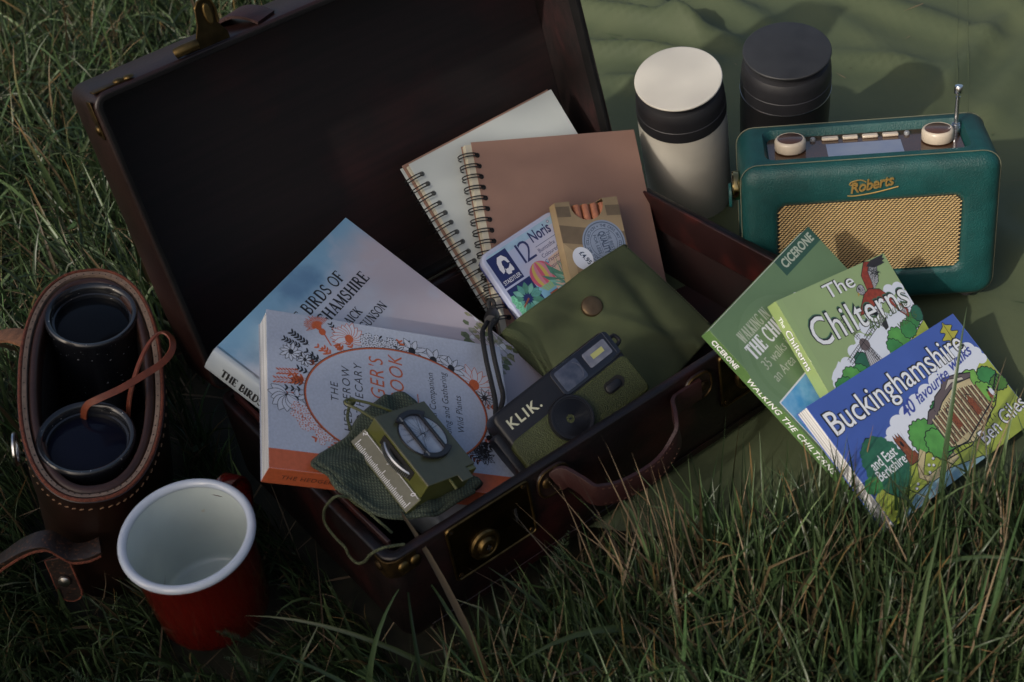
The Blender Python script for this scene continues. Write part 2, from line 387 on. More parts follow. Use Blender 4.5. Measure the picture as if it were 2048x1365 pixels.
m = MB(); m.loft(tray(CL, CD, CH, .008, .012, .012)); base = m.build('base_shell', LEA, case, smooth=True, angle=50)
m = MB(); t = .0084
A = [[(x, y, z) for x, y in rrect(t + i, CL - t - i, t + i, CD - t - i, .005, 4)] for i, z in ((0, CH - .004), (0, .006), (.0015, .0055))]
A = [[(x, y, z) for x, y in rrect(t, CL - t, t, CD - t, .005, 4)] for z in (.0052,)] + [[(x, y, .0056) for x, y in rrect(t + .001, CL - t - .001, t + .001, CD - t - .001, .005, 4)]] + [[(x, y, CH - .006) for x, y in rrect(t + .001, CL - t - .001, t + .001, CD - t - .001, .005, 4)]]
m = MB(); m.loft([[(x, y, CH - .003) for x, y in rrect(.0081, CL - .0081, .0081, CD - .0081, .005, 4)], [(x, y, CH - .003) for x, y in rrect(.0095, CL - .0095, .0095, CD - .0095, .005, 4)], [(x, y, .0056) for x, y in rrect(.0095, CL - .0095, .0095, CD - .0095, .005, 4)]], cap0=False); m.build('base_lining', mat('base_lining_red', (.010, .0035, .0035), .75, vs=16, col2=(.026, .005, .0048), lo=.45, hi=.75, detail=6), base)
for x0, x1 in ((.0098, .0128), (CL - .0128, CL - .0098)):
    m = MB(); m.box(x0, x1, .014, CD - .012, CH - .03, CH + .0042); m.build('rim_lip', LIP, base, bevel=.0008)
m = MB(); m.box(.02, CL - .02, -.0012, -.0001, .004, .010); m.build('bottom_binding', LEA, base, bevel=.0005)
def rivet(parent, c, ax, r=.0045, m=BRS, h=.0022):
    q = MB(); q.lathe([(r, 0), (r * .97, h * .35), (r * .75, h * .75), (r * .4, h * .96), (.0003, h)], 16, c, ax, cap0=False); return q.build('rivet', m, parent, smooth=True, angle=60)
def front_plate(pts, name, m, parent, y0=-.0002, y1=-.0016, bev=.0005):
    q = MB(); q.loft([[(x, y0, z) for x, z in pts], [(x, y1, z) for x, z in pts]]); return q.build(name, m, parent, bevel=bev)
def screw(parent, x, z, y=-.0017):
    q = MB(); q.lathe([(.0023, 0), (.0021, .0007), (.0004, .0009)], 12, (x, y, z), (0, -1, 0), cap0=False); sc = q.build('screw', BRD, parent, smooth=True)
    q = MB(); a = random.random() * 3; d = Vector((math.cos(a), 0, math.sin(a))) * .0018; nrm = Vector((-math.sin(a), 0, math.cos(a))) * .0003
    c = Vector((x, y - .001, z)); q.add([c - d - nrm, c + d - nrm, c + d + nrm, c - d + nrm], [(0, 1, 2, 3)]); q.build('screw_slot', DARK, sc)
def lock(x0):
    pl = front_plate(rrect(x0, x0 + .0735, .0335, .0855, .004, 4), 'lock_plate', mat('lock_brass', (.055, .036, .014), .4, vs=60, col2=(.02, .014, .007), metal=1.0, lo=.35, hi=.7, bump=.25, bs=200), base, bev=.001)
    q = MB(); q.tube([(x, -.0018, z) for x, z in rrect(x0 + .0008, x0 + .0727, .0343, .0847, .0035, 4)], .0011, 6, closed=True); q.build('plate_edge', BRS, pl, smooth=True)
    cx, cz = x0 + .028, .0535
    q = MB(); q.lathe([(.0128, 0), (.0128, .002), (.0118, .0036), (.0100, .0040), (.0084, .0030), (.0078, .0030), (.0074, .0046), (.0060, .0062), (.0035, .0066), (.0030, .0052), (.0002, .0052)], 40, (cx, -.0016, cz), (0, -1, 0), cap0=False); kn = q.build('lock_knob', BRS, pl, smooth=True, angle=30)
    for a in (0, 1):
        q = MB(); (q.box(cx - .0022, cx + .0022, -.0086, -.0080, cz - .0006, cz + .0006) if a else q.box(cx - .0006, cx + .0006, -.0085, -.0079, cz - .0024, cz + .0024)); q.build('keyhole', DARK, kn)
    q = MB(); q.box(x0 + .0575, x0 + .0597, -.0021, -.0010, .054, .066); q.build('latch_slot', DARK, pl)
    for dx, dz in ((.0045, .0375), (.069, .0375), (.0045, .0815), (.069, .0815)): screw(pl, x0 + dx, dz)
lock(.0466); lock(.3065)
HL = mat('handle_leather', (.026, .0055, .0045), .55, vs=40, col2=(.022, .006, .006), bump=.35, bs=500)
STI = mat('stitch_thread', (.085, .035, .02), .8)
for x0, x1 in ((.1265, .1555), (.2705, .2975)):
    p = front_plate(rrect(x0, x1, .058, .0835, .010, 6), 'handle_bracket', mat('bracket_leather', (.014, .007, .006), .4, .3, 60, bump=.3, bs=400), base, y1=-.0032, bev=.001)
    q = MB(); q.tube([(x, -.0032, z) for x, z in rrect(x0 + .0008, x1 - .0008, .0588, .0827, .0092, 6)], .0010, 6, closed=True); q.build('bracket_edge', BRD, p, smooth=True)
    for k in (.3, .7): rivet(p, (x0 + (x1 - x0) * k, -.0032, .0708 + (.0015 if k < .5 else -.0015)), (0, -1, 0), .0048, BRD, .002)
HP = spline([(.141, -.0045, .0715), (.1465, -.012, .0765), (.1495, -.026, .0755), (.155, -.0355, .069), (.174, -.0392, .0625), (.203, -.0385, .0588), (.222, -.0362, .0622), (.234, -.033, .0705), (.2415, -.025, .0765), (.251, -.0115, .0745), (.262, -.0055, .0715), (.284, -.0045, .0705)], 8)
def hup(i):
    a = HP[max(0, i - 1)]; b2 = HP[min(len(HP) - 1, i + 1)]; t = (b2 - a); return Vector((t.y, -t.x, 0))
m = MB(); m.tube(HP, 0, flat=(.0092, .0017), up=hup); hd = m.build('handle', HL, base, smooth=True, angle=35)
for sgn in (-1, 1):
    for k in range(6, len(HP) - 8):
        pass
    q = MB()
    for k in range(26, len(HP) - 30, 2):
        a, b2 = HP[k], HP[k + 1]; o = hup(k).normalized() * .0019 + Vector((0, 0, sgn * .0072)); q.tube([a + o, a + (b2 - a) * .75 + o], .0003, 4)
    q.build('stitching', STI, hd)['kind'] = 'stuff'
# front-left corner mount of the base
m = MB(); m.loft([[(x, y, z) for x, y in ((.0225, -.0013), (.006, -.0013), (.0005, .0020), (-.0013, .006), (-.0013, .017), (.0, .017), (.0, .0065), (.0018, .0030), (.0065, .0), (.0225, .0))] for z in (CH - .017, CH - .0012)]); cm = m.build('corner_mount', BRD, base, bevel=.0004)
for c in ((.0105, -.0013, CH - .0095), (.0205, -.0013, CH - .0100)): rivet(cm, c, (0, -1, 0), .0046)
rivet(cm, (-.0013, .012, CH - .009), (-1, 0, 0), .004, BRD)
# lid: local axes x along the hinge, u up the lid, w towards the inside
LIDM = Matrix(((1, 0, 0, 0), (0, -math.cos(CANG), -math.sin(CANG), CD), (0, math.sin(CANG), -math.cos(CANG), CH + .0006), (0, 0, 0, 1)))
m = MB(); m.loft([[(x, y, z - CT) for x, y, z in lp] for lp in tray(CL, CD, CT, .0052, .012, .020)]); lid = m.build('lid_shell', LEAT, case, smooth=True, angle=50); lid.matrix_local = LIDM
m = MB(); m.loft([[(x, y, z) for x, y in rrect(i, CL - i, i, CD - i, .006, 4)] for i, z in ((.0053, -.002), (.0064, -.002), (.0064, -CT + .0065))], cap0=False); m.build('lid_lining', LIN, lid)
m = MB(); m.box(.0068, CL - .0068, .0068, CD - .0068, -CT + .0070, -CT + .0082); m.build('lid_panel', mat('lid_panel_lining', (.0095, .0040, .0040), .75, vs=9, col2=(.034, .0066, .0062), lo=.48, hi=.8, detail=6, bump=.15, bs=300), lid)
grain(MATS['lid_panel_lining'], 9, 160, 60, .65, hi=1.15)
m = MB(); m.loft([[(x, y, z) for x, y in rrect(i, CL - i, i, CD - i, max(.011 - i, .004), 4)] for i, z in ((.0022, -.0002), (.0024, .0004), (.0054, .0006), (.0064, .0002), (.0066, -.010))], False, False); m.build('lid_lip', mat('lid_lip_dark', (.0038, .0036, .004), .85, .3, 80, spec=.25), lid, bevel=.0006)
for pts, ax, (rv) in (([(.0, CD), (.036, CD)], 'u', ((.026, CD + .0014, -.0075), (.0335, CD + .0014, -.006))),):
    q = MB(); q.box(.004, .034, CD, CD + .0014, -.0115, -.0035); c1 = q.build('corner_mount', BRD, lid, bevel=.0005)
    for c in rv: rivet(c1, c, (0, 1, 0), .0044)
    q = MB(); q.box(-.0014, 0, CD - .034, CD - .004, -.0125, -.0035); c2 = q.build('corner_mount', BRD, lid, bevel=.0005)
    rivet(c2, (-.0014, CD - .027, -.0085), (-1, 0, 0), .0042)
for x0 in (.072, .330):     # hasps on the free edge
    q = MB(); q.box(x0 + .008, x0 + .036, CD, CD + .0016, -.030, -.003); hb = q.build('latch_base', BRD, lid, bevel=.0005)
    for dx in (.014, .030): q = MB(); q.lathe([(.0026, 0), (.0022, .0009), (.0003, .001)], 12, (x0 + dx, CD + .0016, -.024), (0, 1, 0), cap0=False); q.build('screw', BRS, hb, smooth=True)
    q = MB(); q.tube([(x0, CD + .0045, -.001), (x0 + .004, CD + .0055, .001), (x0 + .018, CD + .0055, .001)], .0042, 10); q.build('hinge_barrel', BRS, hb, smooth=True)
    out = [(.018, .0035), (.018, .012), (.0225, .021), (.025, .033), (.0285, .0370), (.035, .0378), (.0390, .0350), (.0405, .029), (.0390, .018), (.044, .009), (.044, .0035)]
    q = MB(); q.loft([[(x0 + x, CD - .003 + y, .0005) for x, y in out], [(x0 + x, CD - .003 + y, .0022) for x, y in out]]); hp = q.build('hasp', mat('hasp_brass', (.055, .038, .017), .42, vs=60, col2=(.022, .016, .008), metal=1.0, bump=.2, bs=200), hb, bevel=.0006)
    q = MB(); q.tube([(x0 + x, CD - .003 + y, .0026) for x, y in out[3:9]], .0011, 6); q.build('hasp_edge', BRS, hp, smooth=True)
    q = MB(); q.loft([[(x0 + .0335 + rx * math.cos(a), CD + .0235 + ry * math.sin(a), z) for a in (2 * math.pi * i / 16 for i in range(16))] for rx, ry, z in ((.0038, .009, .0022), (.0030, .008, .0042))]); q.build('hasp_boss', BRS, hp, bevel=.0006)
for x0 in (.1295, .282):
    P = spline([(x0, CD + .001, -.050), (x0 + .004, CD + .0055, -.040), (x0 + .011, CD + .0085, -.028), (x0 + .018, CD + .0060, -.016), (x0 + .023, CD + .0012, -.008)], 6)
    q = MB(); q.tube(P, 0, flat=(.0125, .0014), up=(0, 1, 0)); q.build('leather_loop', HL, lid, smooth=True, angle=35)
for x0 in (.07, .32):
    q = MB(); q.tube([(x0, CD + .002, CH), (x0 + .045, CD + .002, CH)], .0028, 8); q.build('hinge', BRD, case, smooth=True)

# ------------------------------------------------------------------ leafy shade caster, added out of view to shade the picnic's front
SH = 2.2; HT = SH * math.tan(SUN_EL); az = Vector((SUN_AZ.x, SUN_AZ.y, 0)); pe = Vector((az.y, -az.x, 0)) * -1
EDGE = .17                                                      # how far past the origin the shade reaches, along the light
bs0 = -az * EDGE + az * SH
if pe.dot(Vector((1, -1, 0))) < 0: pe = -pe
shade_caster = thing('shade_caster', 'dense green leafy mass added out of view beyond the left edge to shade the front of the picnic', 'shade_caster', Matrix.Translation((bs0.x, bs0.y, -.03)))
q = MB(); NB = 40; loops = []
for i in range(NB + 1):
    e = -.30 + .58 * i / NB; top = HT - .10 + .05 * fbm(e, 0, 3.1, 2) - 2 * max(0, -.18 - e) - 3 * max(0, e - .16)
    loops.append([pe * e + az * (.30 * c_) + Vector((0, 0, h_)) for c_, h_ in ((-.6, 0), (-1, .3), (-1, top * .6), (-.6, top - .12), (0, top), (.7, top - .12), (1, top * .6), (1, .3), (.6, 0))])
q.loft(loops); q.build('shade_core', mat('shade_core_green', (.03, .035, .012), .9, .4, 20), shade_caster)  # solid core added inside the leaves to block the sun
q = MB(); R_ = random.Random(11)
for i in range(2600):
    e = -.38 + .74 * R_.random(); top = HT + .05 * fbm(e, 0, 3.1, 2) - 2 * max(0, -.18 - e) - 3 * max(0, e - .18)
    h_ = top - .26 * R_.random() ** 1.0 + .035 + .03 * math.sin(9 * e) if i % 4 else top * R_.random()
    c = pe * e + az * R_.uniform(-.36, .36) + Vector((0, 0, max(.05, h_))); d_ = Vector((R_.gauss(0, 1), R_.gauss(0, 1), R_.gauss(0, .7))).normalized(); sd_ = d_.orthogonal().normalized() * .55; L2 = R_.uniform(.025, .05)
    q.add([c - d_ * L2 * .5, c + sd_ * L2 * .45, c + d_ * L2 * .6, c - sd_ * L2 * .45], [(0, 1, 2, 3)])
q.build('shade_leaves', mat('shade_leaf_green', (.05, .085, .025), .6, .3, 30), shade_caster)['kind'] = 'stuff'
# ------------------------------------------------------------------ books (local frame: x reading direction, y up the page, z out of the cover)
POSE = {
'hedge': ([[.04037, -.86304, .50352], [.95635, -.1126, -.26967], [.28943, .49243, .82082]], (-.01601, -.23181, .03798), (.1372, .19406, .02045)),
'birds': ([[.53093, -.66781, .52167], [.8454, .4599, -.27166], [-.0585, .58525, .80874]], (-.06252, -.2587, .02795), (.19159, .235, .02631)),
'cic': ([[.67333, -.53208, .51334], [.73673, .54123, -.40534], [-.06216, .65112, .75643]], (.23935, -.28735, .01458), (.15807, .17846, .01241)),
'chil': ([[.78916, -.30648, .53226], [.56152, .71114, -.42305], [-.24886, .63273, .7333]], (.23623, -.25102, .05287), (.1361, .11735, .0139)),
'buck': ([[.78567, -.40496, .46769], [.58901, .72084, -.36533], [-.18919, .5625, .80486]], (.24416, -.31795, .02643), (.19264, .1048, .00863)),
'nbw': ([[.86348, -.35042, .36279], [.50424, .58212, -.63788], [.01234, .73372, .67934]], (.00704, -.05143, .01311), (.16152, .2, .008)),
'nbb': ([[.92981, -.00971, .36791], [.25524, .7372, -.62561], [-.26515, .6756, .68794]], (-.00759, -.06572, .02742), (.16589, .19947, .0081)),
'camera': ([[.84062, -.46456, .27846], [.5283, .58998, -.61059], [.11937, .66039, .74137]], (.00054, -.23045, .05063), (.11849, .059, .02752)),
'comp': ([[.68012, -.46911, .56336], [.61049, .78787, -.08097], [-.40587, .39899, .82224]], (-.07595, -.27365, .10655), (.05155, .0671, .01463)),
'tin': ([[.83962, -.40428, .36276], [.54116, .56507, -.62277], [.04679, .7192, .69323]], (.033, -.07537, .01651), (.15001, .11975, .012)),
'pbox': ([[.92608, -.02534, .37648], [.27041, .74043, -.61534], [-.26316, .67166, .69255]], (.06003, -.04454, .05078), (.06039, .09998, .01268)),
}
def pose(k): M, t, d = POSE[k]; return M4(M, t), d
PGX = pages('page_edges', (.60, .60, .60), 2, 900, .5)
PGX2 = pages('page_edges_cream', (.62, .57, .46), 2, 2600)
def paperback(parent, d, cm, sm, pm, over=0.0, tc=.0005, spine='x0', round_=0):
    """front cover, back cover, spine and page block of a book lying under z=0"""
    w, h, t = d
    q = MB(); q.box(-.0002, w, 0, h, -tc, 0); fc = q.build('front_cover', cm, parent, bevel=.0002)
    q = MB(); q.box(-.0002, w, 0, h, -t, -t + tc); q.build('back_cover', cm, parent, bevel=.0002)
    if spine == 'x0': q = MB(); q.box(-.0006, 0, 0, h, -t, 0)
    elif spine == 'x1': q = MB(); q.box(w, w + .0006, 0, h, -t, 0)
    sp = q.build('spine', sm, parent, bevel=.0002)
    q = MB(); q.box(.0001 if spine == 'x0' else over, w - (over if spine == 'x0' else .0001), over, h - over, -t + tc + .00003, -tc - .00003); q.build('page_block', pm, parent)
    return fc, sp

# --- the foraging handbook
mw, d = pose('hedge'); w_, h_, t_ = d
bk = thing('book', 'grey paperback about hedgerow foraging with orange spine, under the compass', 'book', mw, 'books in the suitcase')
HC = mat('hedge_cover_paper', (.41, .45, .54), .55, .06, 500, bump=.05, bs=1500); HO = mat('hedge_orange', (.50, .115, .045), .5, .08, 300)
fc, sp = paperback(bk, d, HC, HO, PGX, over=.0008)
OR = mat('print_orange', (.47, .10, .03), .5, .12, 600); WP = mat('print_petal', (.52, .55, .63), .5); BRN = mat('print_brown', (.10, .03, .012), .5)
a = Art(w_, h_)
a.poly([(0, 0), (.117, 0), (.117, 1), (0, 1)], HO)
ecx, ecy, erx, ery = .487, .478, .37, .377
E_ = [(ecx + erx * math.cos(t), ecy + ery * math.sin(t)) for t in (2 * math.pi * i / 96 for i in range(96))]
R_ = random.Random(3)
NSP = 0; NFL = 0; ZB = a.z
def flower(cx, cy, r, n, fill, line, core, rot=0.0, pw=.35, sp=1.0, line_w=.00045, arc=(0, 2 * math.pi)):
    global NFL; NFL += 1; a.z = ZB + (12 + (NFL % 3) * 46) * a.dz
    X, Y = cx * w_, cy * h_
    for i in range(n):
        t = rot + arc[0] + (arc[1] - arc[0]) * i / n; L = r * (.85 + .3 * R_.random())
        pts = []
        for k in range(9):
            s = k / 8; ww = pw * r * math.sin(math.pi * min(1, s * .92 + .06)) * .5
            pts.append((s * L, ww))
        pts = pts + [(x, -y) for x, y in reversed(pts)]
        Q = [((X + x * math.cos(t) - y * math.sin(t)) / w_, (Y + x * math.sin(t) + y * math.cos(t)) / h_) for x, y in pts]
        if fill: a.poly(Q, fill)
        a.stroke(Q, line_w, line, True)
        a.stroke([Q[0], Q[6]], line_w * .7, line)
    if core: a.ell((cx, cy), r * .28, r * .24, core)
def cluster(cx, cy, rx, ry, n, fill, line, rot=0, rr=.0024):
    for i in range(n):
        t = R_.random() * 6.28; q = math.sqrt(R_.random()); x, y = q * rx * math.cos(t), q * ry * math.sin(t)
        p = ((cx * w_ + x * math.cos(rot) - y * math.sin(rot)) / w_, (cy * h_ + x * math.sin(rot) + y * math.cos(rot)) / h_)
        a.hold = False; a.z = ZB + (160 + 2 * i) * a.dz; a.ell(p, rr, rr, line, n=10); a.z += a.dz; a.hold = True
        for k in range(5):
            u = 6.28 * k / 5 + t; a.ell((p[0] + math.cos(u) * rr * .55 / w_, p[1] + math.sin(u) * rr * .55 / h_), rr * .42, rr * .36, fill, u, 8)
    a.hold = False
def sprig(p0, p1, n, line, lw=.0004, leaf=.003):
    global NSP; NSP += 1; a.z = ZB + (NSP % 2) * 5 * a.dz; a.stroke([p0, p1], lw, line); a.z += a.dz; a.hold = True
    for i in range(n):
        s = (i + .6) / n; p = (p0[0] + (p1[0] - p0[0]) * s, p0[1] + (p1[1] - p0[1]) * s)
        for sg in (-1, 1):
            an = math.atan2((p1[1] - p0[1]) * h_, (p1[0] - p0[0]) * w_) + sg * .8
            q = (p[0] + math.cos(an) * leaf / w_, p[1] + math.sin(an) * leaf / h_)
            a.ell(((p[0] + q[0]) / 2, (p[1] + q[1]) / 2), leaf * .55, leaf * .22, line, an, 10)
    a.hold = False
# stems, leaves and flowers round the oval (x is up in the photo, y to the left)
for i in range(64):
    t = -.2 + 5.2 * R_.random(); k0 = 1.01; k1 = 1.12 + .12 * R_.random()
    p0 = (ecx + erx * k0 * math.cos(t), ecy + ery * k0 * math.sin(t)); p1 = (ecx + erx * k1 * math.cos(t), ecy + ery * (k1 - .02) * math.sin(t))
    sprig(p0, p1, 3, INK if R_.random() < .65 else OR, leaf=.0036)
flower(.935, .79, .0105, 20, None, OR, OR, 0.2, .10, line_w=.00035, arc=(-.9, 2.0)); a.ell((.905, .775), .0032, .0028, OR); a.stroke([(.90, .77), (.82, .74)], .0011, OR)
flower(.885, .665, .0140, 13, WP, OR, OR, .1, .42, arc=(-1.9, 2.2))
cluster(.885, .545, .007, .017, 46, WP, INK)
flower(.87, .40, .0125, 7, WP, INK, INK, .5, .4); flower(.83, .31, .0125, 8, WP, INK, INK, 1.2, .4); flower(.79, .235, .0125, 9, WP, INK, INK, .1, .35)
flower(.86, .46, .006, 6, WP, INK, None, .1, .35)
flower(.70, .14, .0180, 15, WP, OR, OR, .3, .32); flower(.62, .10, .009, 9, None, INK, INK, .9, .3)
for k in range(4): a.ell((.50 + .035 * math.cos(1.57 * k + .6), .105 + .026 * math.sin(1.57 * k + .6)), .0055, .0034, WP, 1.57 * k + .6)
a.stroke([(.49, .105), (.36, .14)], .0005, OR)
for k in range(9): flower(.26 + .04 * math.sin(k * 2.1), .14 + .022 * math.cos(k * 1.7), .007, 6, None, INK, None, k, .3)
flower(.74, .905, .0085, 11, WP, INK, INK, .3, .4); a.stroke([(.72, .885), (.66, .85)], .0006, INK)
flower(.70, .85, .006, 8, WP, INK, INK, .3, .4)
for ex0, ey0, ex1, ey1 in ((.60, .955, .615, .868), (.545, .968, .555, .868)):
    for k in range(7):
        s_ = k / 7; px_, py_ = ex0 + (ex1 - ex0) * s_, ey0 + (ey1 - ey0) * s_
        for sg in (-1, 1): a.ell((px_ + .014 * sg, py_ + .004), .0018, .0006, OR, 1.57 - .55 * sg, 10)
    a.stroke([(ex0, ey0), (ex1, ey1)], .0004, OR)
flower(.455, .925, .0135, 8, WP, INK, None, 2.2, .55, arc=(-1.2, 2.2)); flower(.44, .89, .0085, 6, WP, INK, INK, 2.0, .5)
cluster(.335, .86, .013, .0075, 46, WP, OR, .55); cluster(.245, .775, .009, .0065, 34, WP, OR, -.6); cluster(.22, .72, .006, .006, 18, WP, OR)
for p in ((.30, .83), (.25, .76), (.35, .86)): a.stroke([p, (ecx - .28, ecy + .22), ], .0008, OR)
sprig((.80, .83), (.87, .90), 6, INK, leaf=.004); sprig((.78, .86), (.82, .93), 6, INK, leaf=.0035); sprig((.90, .71), (.97, .74), 4, INK)
a.z = ZB + 270 * a.dz; a.poly(E_, HC); a.stroke(E_, .0019, BRN, True); a.stroke([((p[0] - ecx) * .995 + ecx, (p[1] - ecy) * .995 + ecy) for p in E_], .0011, OR, True)
for s, y, c in (('THE', .722, .0058), ('HEDGEROW', .672, .0062), ('APOTHECARY', .621, .0062)): a.text(s, (ecx + (.035 if s == 'THE' else 0), y), c, INK, align='C', shear=.18, space=1.18)
a.text("FORAGER'S", (ecx + .02, .530), .0112, OR, align='C', shear=.22, space=1.12, xs=.85); a.text('HANDBOOK', (ecx + .02, .448), .0112, OR, align='C', shear=.22, space=1.12, xs=.85)
a.stroke([(.40, .392), (.58, .392)], .0008, OR)
for s, y in (('A Seasonal Companion', .318), ('to Finding and Gathering', .262), ('Wild Plants', .206)): a.text(s, (ecx, y), .0052, INK, align='C', shear=.18, space=1.04, xs=.92)
a.build('cover_print', fc)
a = Art(); a.text('THE HEDGEROW APOTHECARY', (.012, -.0130), .0050, INK, shear=.0, space=1.12, fit=.094); o = a.build('spine_print', sp, (-.00062, h_, -.002)); o.matrix_local = Matrix(((0, 0, -1, -.00062), (-1, 0, 0, h_), (0, 1, 0, 0), (0, 0, 0, 1)))

# --- the bird book
mw, d = pose('birds'); w_, h_, t_ = d
bk = thing('book', 'pale blue and pink hardback bird book at the back left of the suitcase', 'book', mw, 'books in the suitcase')
def watercolour(name):
    m = bpy.data.materials.new(name); m.use_nodes = True; n = m.node_tree.nodes; l = m.node_tree.links; b = n['Principled BSDF']; b.inputs['Roughness'].default_value = .42
    tc = n.new('ShaderNodeTexCoord'); sp = n.new('ShaderNodeSeparateXYZ'); l.new(tc.outputs['Object'], sp.inputs[0])
    def wash(scale, seed, x0, x1, y0, y1, soft):
        return scale
    no = n.new('ShaderNodeTexNoise'); no.inputs['Scale'].default_value = 14; no.inputs['Detail'].default_value = 6; l.new(tc.outputs['Object'], no.inputs['Vector'])
    n2 = n.new('ShaderNodeTexNoise'); n2.inputs['Scale'].default_value = 23; n2.inputs['Detail'].default_value = 5
    mp = n.new('ShaderNodeMapping'); mp.inputs['Location'].default_value = (3, 1, 0); l.new(tc.outputs['Object'], mp.inputs[0]); l.new(mp.outputs[0], n2.inputs['Vector'])
    def math_(op, a, b_):
        q = n.new('ShaderNodeMath'); q.operation = op
        for i, v in enumerate((a, b_)):
            if isinstance(v, (int, float)): q.inputs[i].default_value = v
            else: l.new(v, q.inputs[i])
        return q.outputs[0]
    def ramp(v, p0, p1):
        q = n.new('ShaderNodeMapRange'); q.interpolation_type = 'SMOOTHSTEP'; q.inputs['From Min'].default_value = p0; q.inputs['From Max'].default_value = p1; l.new(v, q.inputs['Value']); return q.outputs['Result']
    def mix(c1, c2, f):
        q = n.new('ShaderNodeMix'); q.data_type = 'RGBA'; l.new(f, q.inputs['Factor'])
        for i, c in ((6, c1), (7, c2)):
            if isinstance(c, tuple): q.inputs[i].default_value = (*c, 1)
            else: l.new(c, q.inputs[i])
        return q.outputs[2]
    # blue wash along the top edge, rose wash over the middle, paper between
    blue = ramp(math_('ADD', math_('MULTIPLY', sp.outputs['Y'], 1.0), math_('MULTIPLY', math_('SUBTRACT', no.outputs['Fac'], .5), .055)), .195, .228)
    pink = ramp(math_('SUBTRACT', math_('ADD', sp.outputs['X'], math_('MULTIPLY', math_('SUBTRACT', n2.outputs['Fac'], .5), .14)), math_('MULTIPLY', sp.outputs['Y'], .35)), .045, .115)
    c = mix((.52, .56, .64), (.52, .46, .50), pink)
    c = mix(c, (.24, .44, .60), blue)
    deep = math_('MULTIPLY', blue, ramp(no.outputs['Fac'], .5, .68)); c = mix(c, (.14, .27, .42), deep)
    pale = ramp(n2.outputs['Fac'], .56, .72); c = mix(c, (.50, .54, .64), math_('MULTIPLY', pale, .6))
    l.new(c, b.inputs['Base Color']); return m
WC = watercolour('bird_cover'); BSP = mat('bird_spine', (.42, .47, .50), .45, vs=20, col2=(.36, .42, .48))
tc_ = .0026
q = MB(); q.box(.004, w_, 0, h_, -tc_, 0); fc = q.build('front_cover', WC, bk, bevel=.0004)
q = MB(); q.box(.004, w_, 0, h_, -t_, -t_ + tc_); q.build('back_cover', WC, bk, bevel=.0004)
arc_ = [(.0045 - .0060 * math.sin(math.pi * i / 12) ** .6, -t_ * (.5 + .5 * math.cos(math.pi * i / 12))) for i in range(13)]
q = MB(); q.loft([[(x, y, z) for x, z in arc_] + [(x + .002, y, z) for x, z in reversed(arc_)] for y in (0, h_)]); sp = q.build('spine', BSP, bk, smooth=True, angle=60)
q = MB(); q.box(.005, w_ - .004, .004, h_ - .004, -t_ + tc_, -tc_); q.build('page_block', PGX2, bk)
a = Art(w_, h_)
a.serif('THE BIRDS OF', (.503, .852), .0104, INK, align='C', xs=1.0, track=.06, wt=1.3); a.serif('BUCKINGHAMSHIRE', (.503, .789), .0104, INK, align='C', xs=.985, track=.06, wt=1.3)
a.serif('DAICK', (.625, .728), .0078, INK, align='R', xs=.92, track=.06, wt=1.15); a.serif('FERGUNSON', (.735, .678), .0078, INK, align='R', xs=.92, track=.06, wt=1.15)
LV = [mat('leaf_print_%d' % i, c, .5, .25, 300) for i, c in enumerate(((.20, .21, .09), (.13, .16, .08), (.27, .26, .14), (.30, .30, .24)))]
a.build('lettering', fc); a = Art(w_, h_)
R_ = random.Random(5)
for i in range(60):
    cx, cy = .80 + .2 * R_.random(), .22 + .24 * R_.random()
    if cy > .40 + .06 * (cx - .8) * 5: continue
    n = R_.randint(5, 7); r = .012 + .014 * R_.random(); an = R_.random() * 6
    a.poly([(min(.995, cx + r * (.6 + .8 * R_.random()) * math.cos(an + 6.28 * k / n) / w_ * .13), cy + r * (.6 + .8 * R_.random()) * math.sin(an + 6.28 * k / n) / h_ * .16) for k in range(n)], R_.choice(LV + [WHT]))
for i in range(6): a.stroke([(.82 + .03 * i, .24), (.84 + .03 * i + .02 * R_.random(), .40)], .0006, LV[1])
a.build('leaf_print', fc)
a = Art(); a.serif('THE BIRDS OF BUCKINGHAMSHIRE', (.014, -.0155), .0088, INK, xs=.72, track=.07, wt=1.3); o = a.build('spine_print', sp); o.matrix_local = Matrix(((0, 0, -1, -.00165), (-1, 0, 0, h_), (0, 1, 0, -.0025), (0, 0, 0, 1)))

# --- walking guide with the photograph
mw, d = pose('cic'); d = (d[0], d[1], .0106); w_, h_, t_ = d
bk = thing('guide_book', 'green walking guide with white titles leaning on the suitcase corner', 'book', mw, 'walking guides on the blanket')
GC = mat('guide_green', (.130, .215, .100), .38, .05, 30, coat=.25); GS_ = mat('guide_spine_green', (.085, .165, .052), .38, .05, 30, coat=.2)
fc, sp = paperback(bk, d, GC, GS_, PGX, over=.0006)
DG = mat('print_dark_green', (.030, .085, .055), .4); PG = mat('print_pale_green', (.42, .46, .36), .4); TG = mat('print_tint_green', (.142, .23, .115), .38)
a = Art(w_, h_)
a.ell((.30, .66), .052, .052, TG); a.ell((.30, .66), .044, .044, GC); a.ell((.30, .66), .040, .040, TG); a.ell((.30, .66), .032, .032, GC)
a.poly([(.0, 0), (.008, 0), (.008, 1), (0, 1)], TG)
a.poly([(.635, .918), (1, .918), (1, 1), (.635, 1)], DG); a.text('CICERONE', (.665, .942), .0072, PG, space=1.05, off=.03, fit=.048)
a.serif('WALKING IN', (.105, .852), .0098, PG, xs=.56, track=.10); a.serif('THE CHILTERNS', (.085, .772), .0128, WHT, xs=.66, track=.12, wt=1.25)
a.text('35 walks in the', (.095, .708), .0080, PG, xs=.78); a.text('an Area of Outstanding', (.095, .642), .0080, PG, xs=.78)
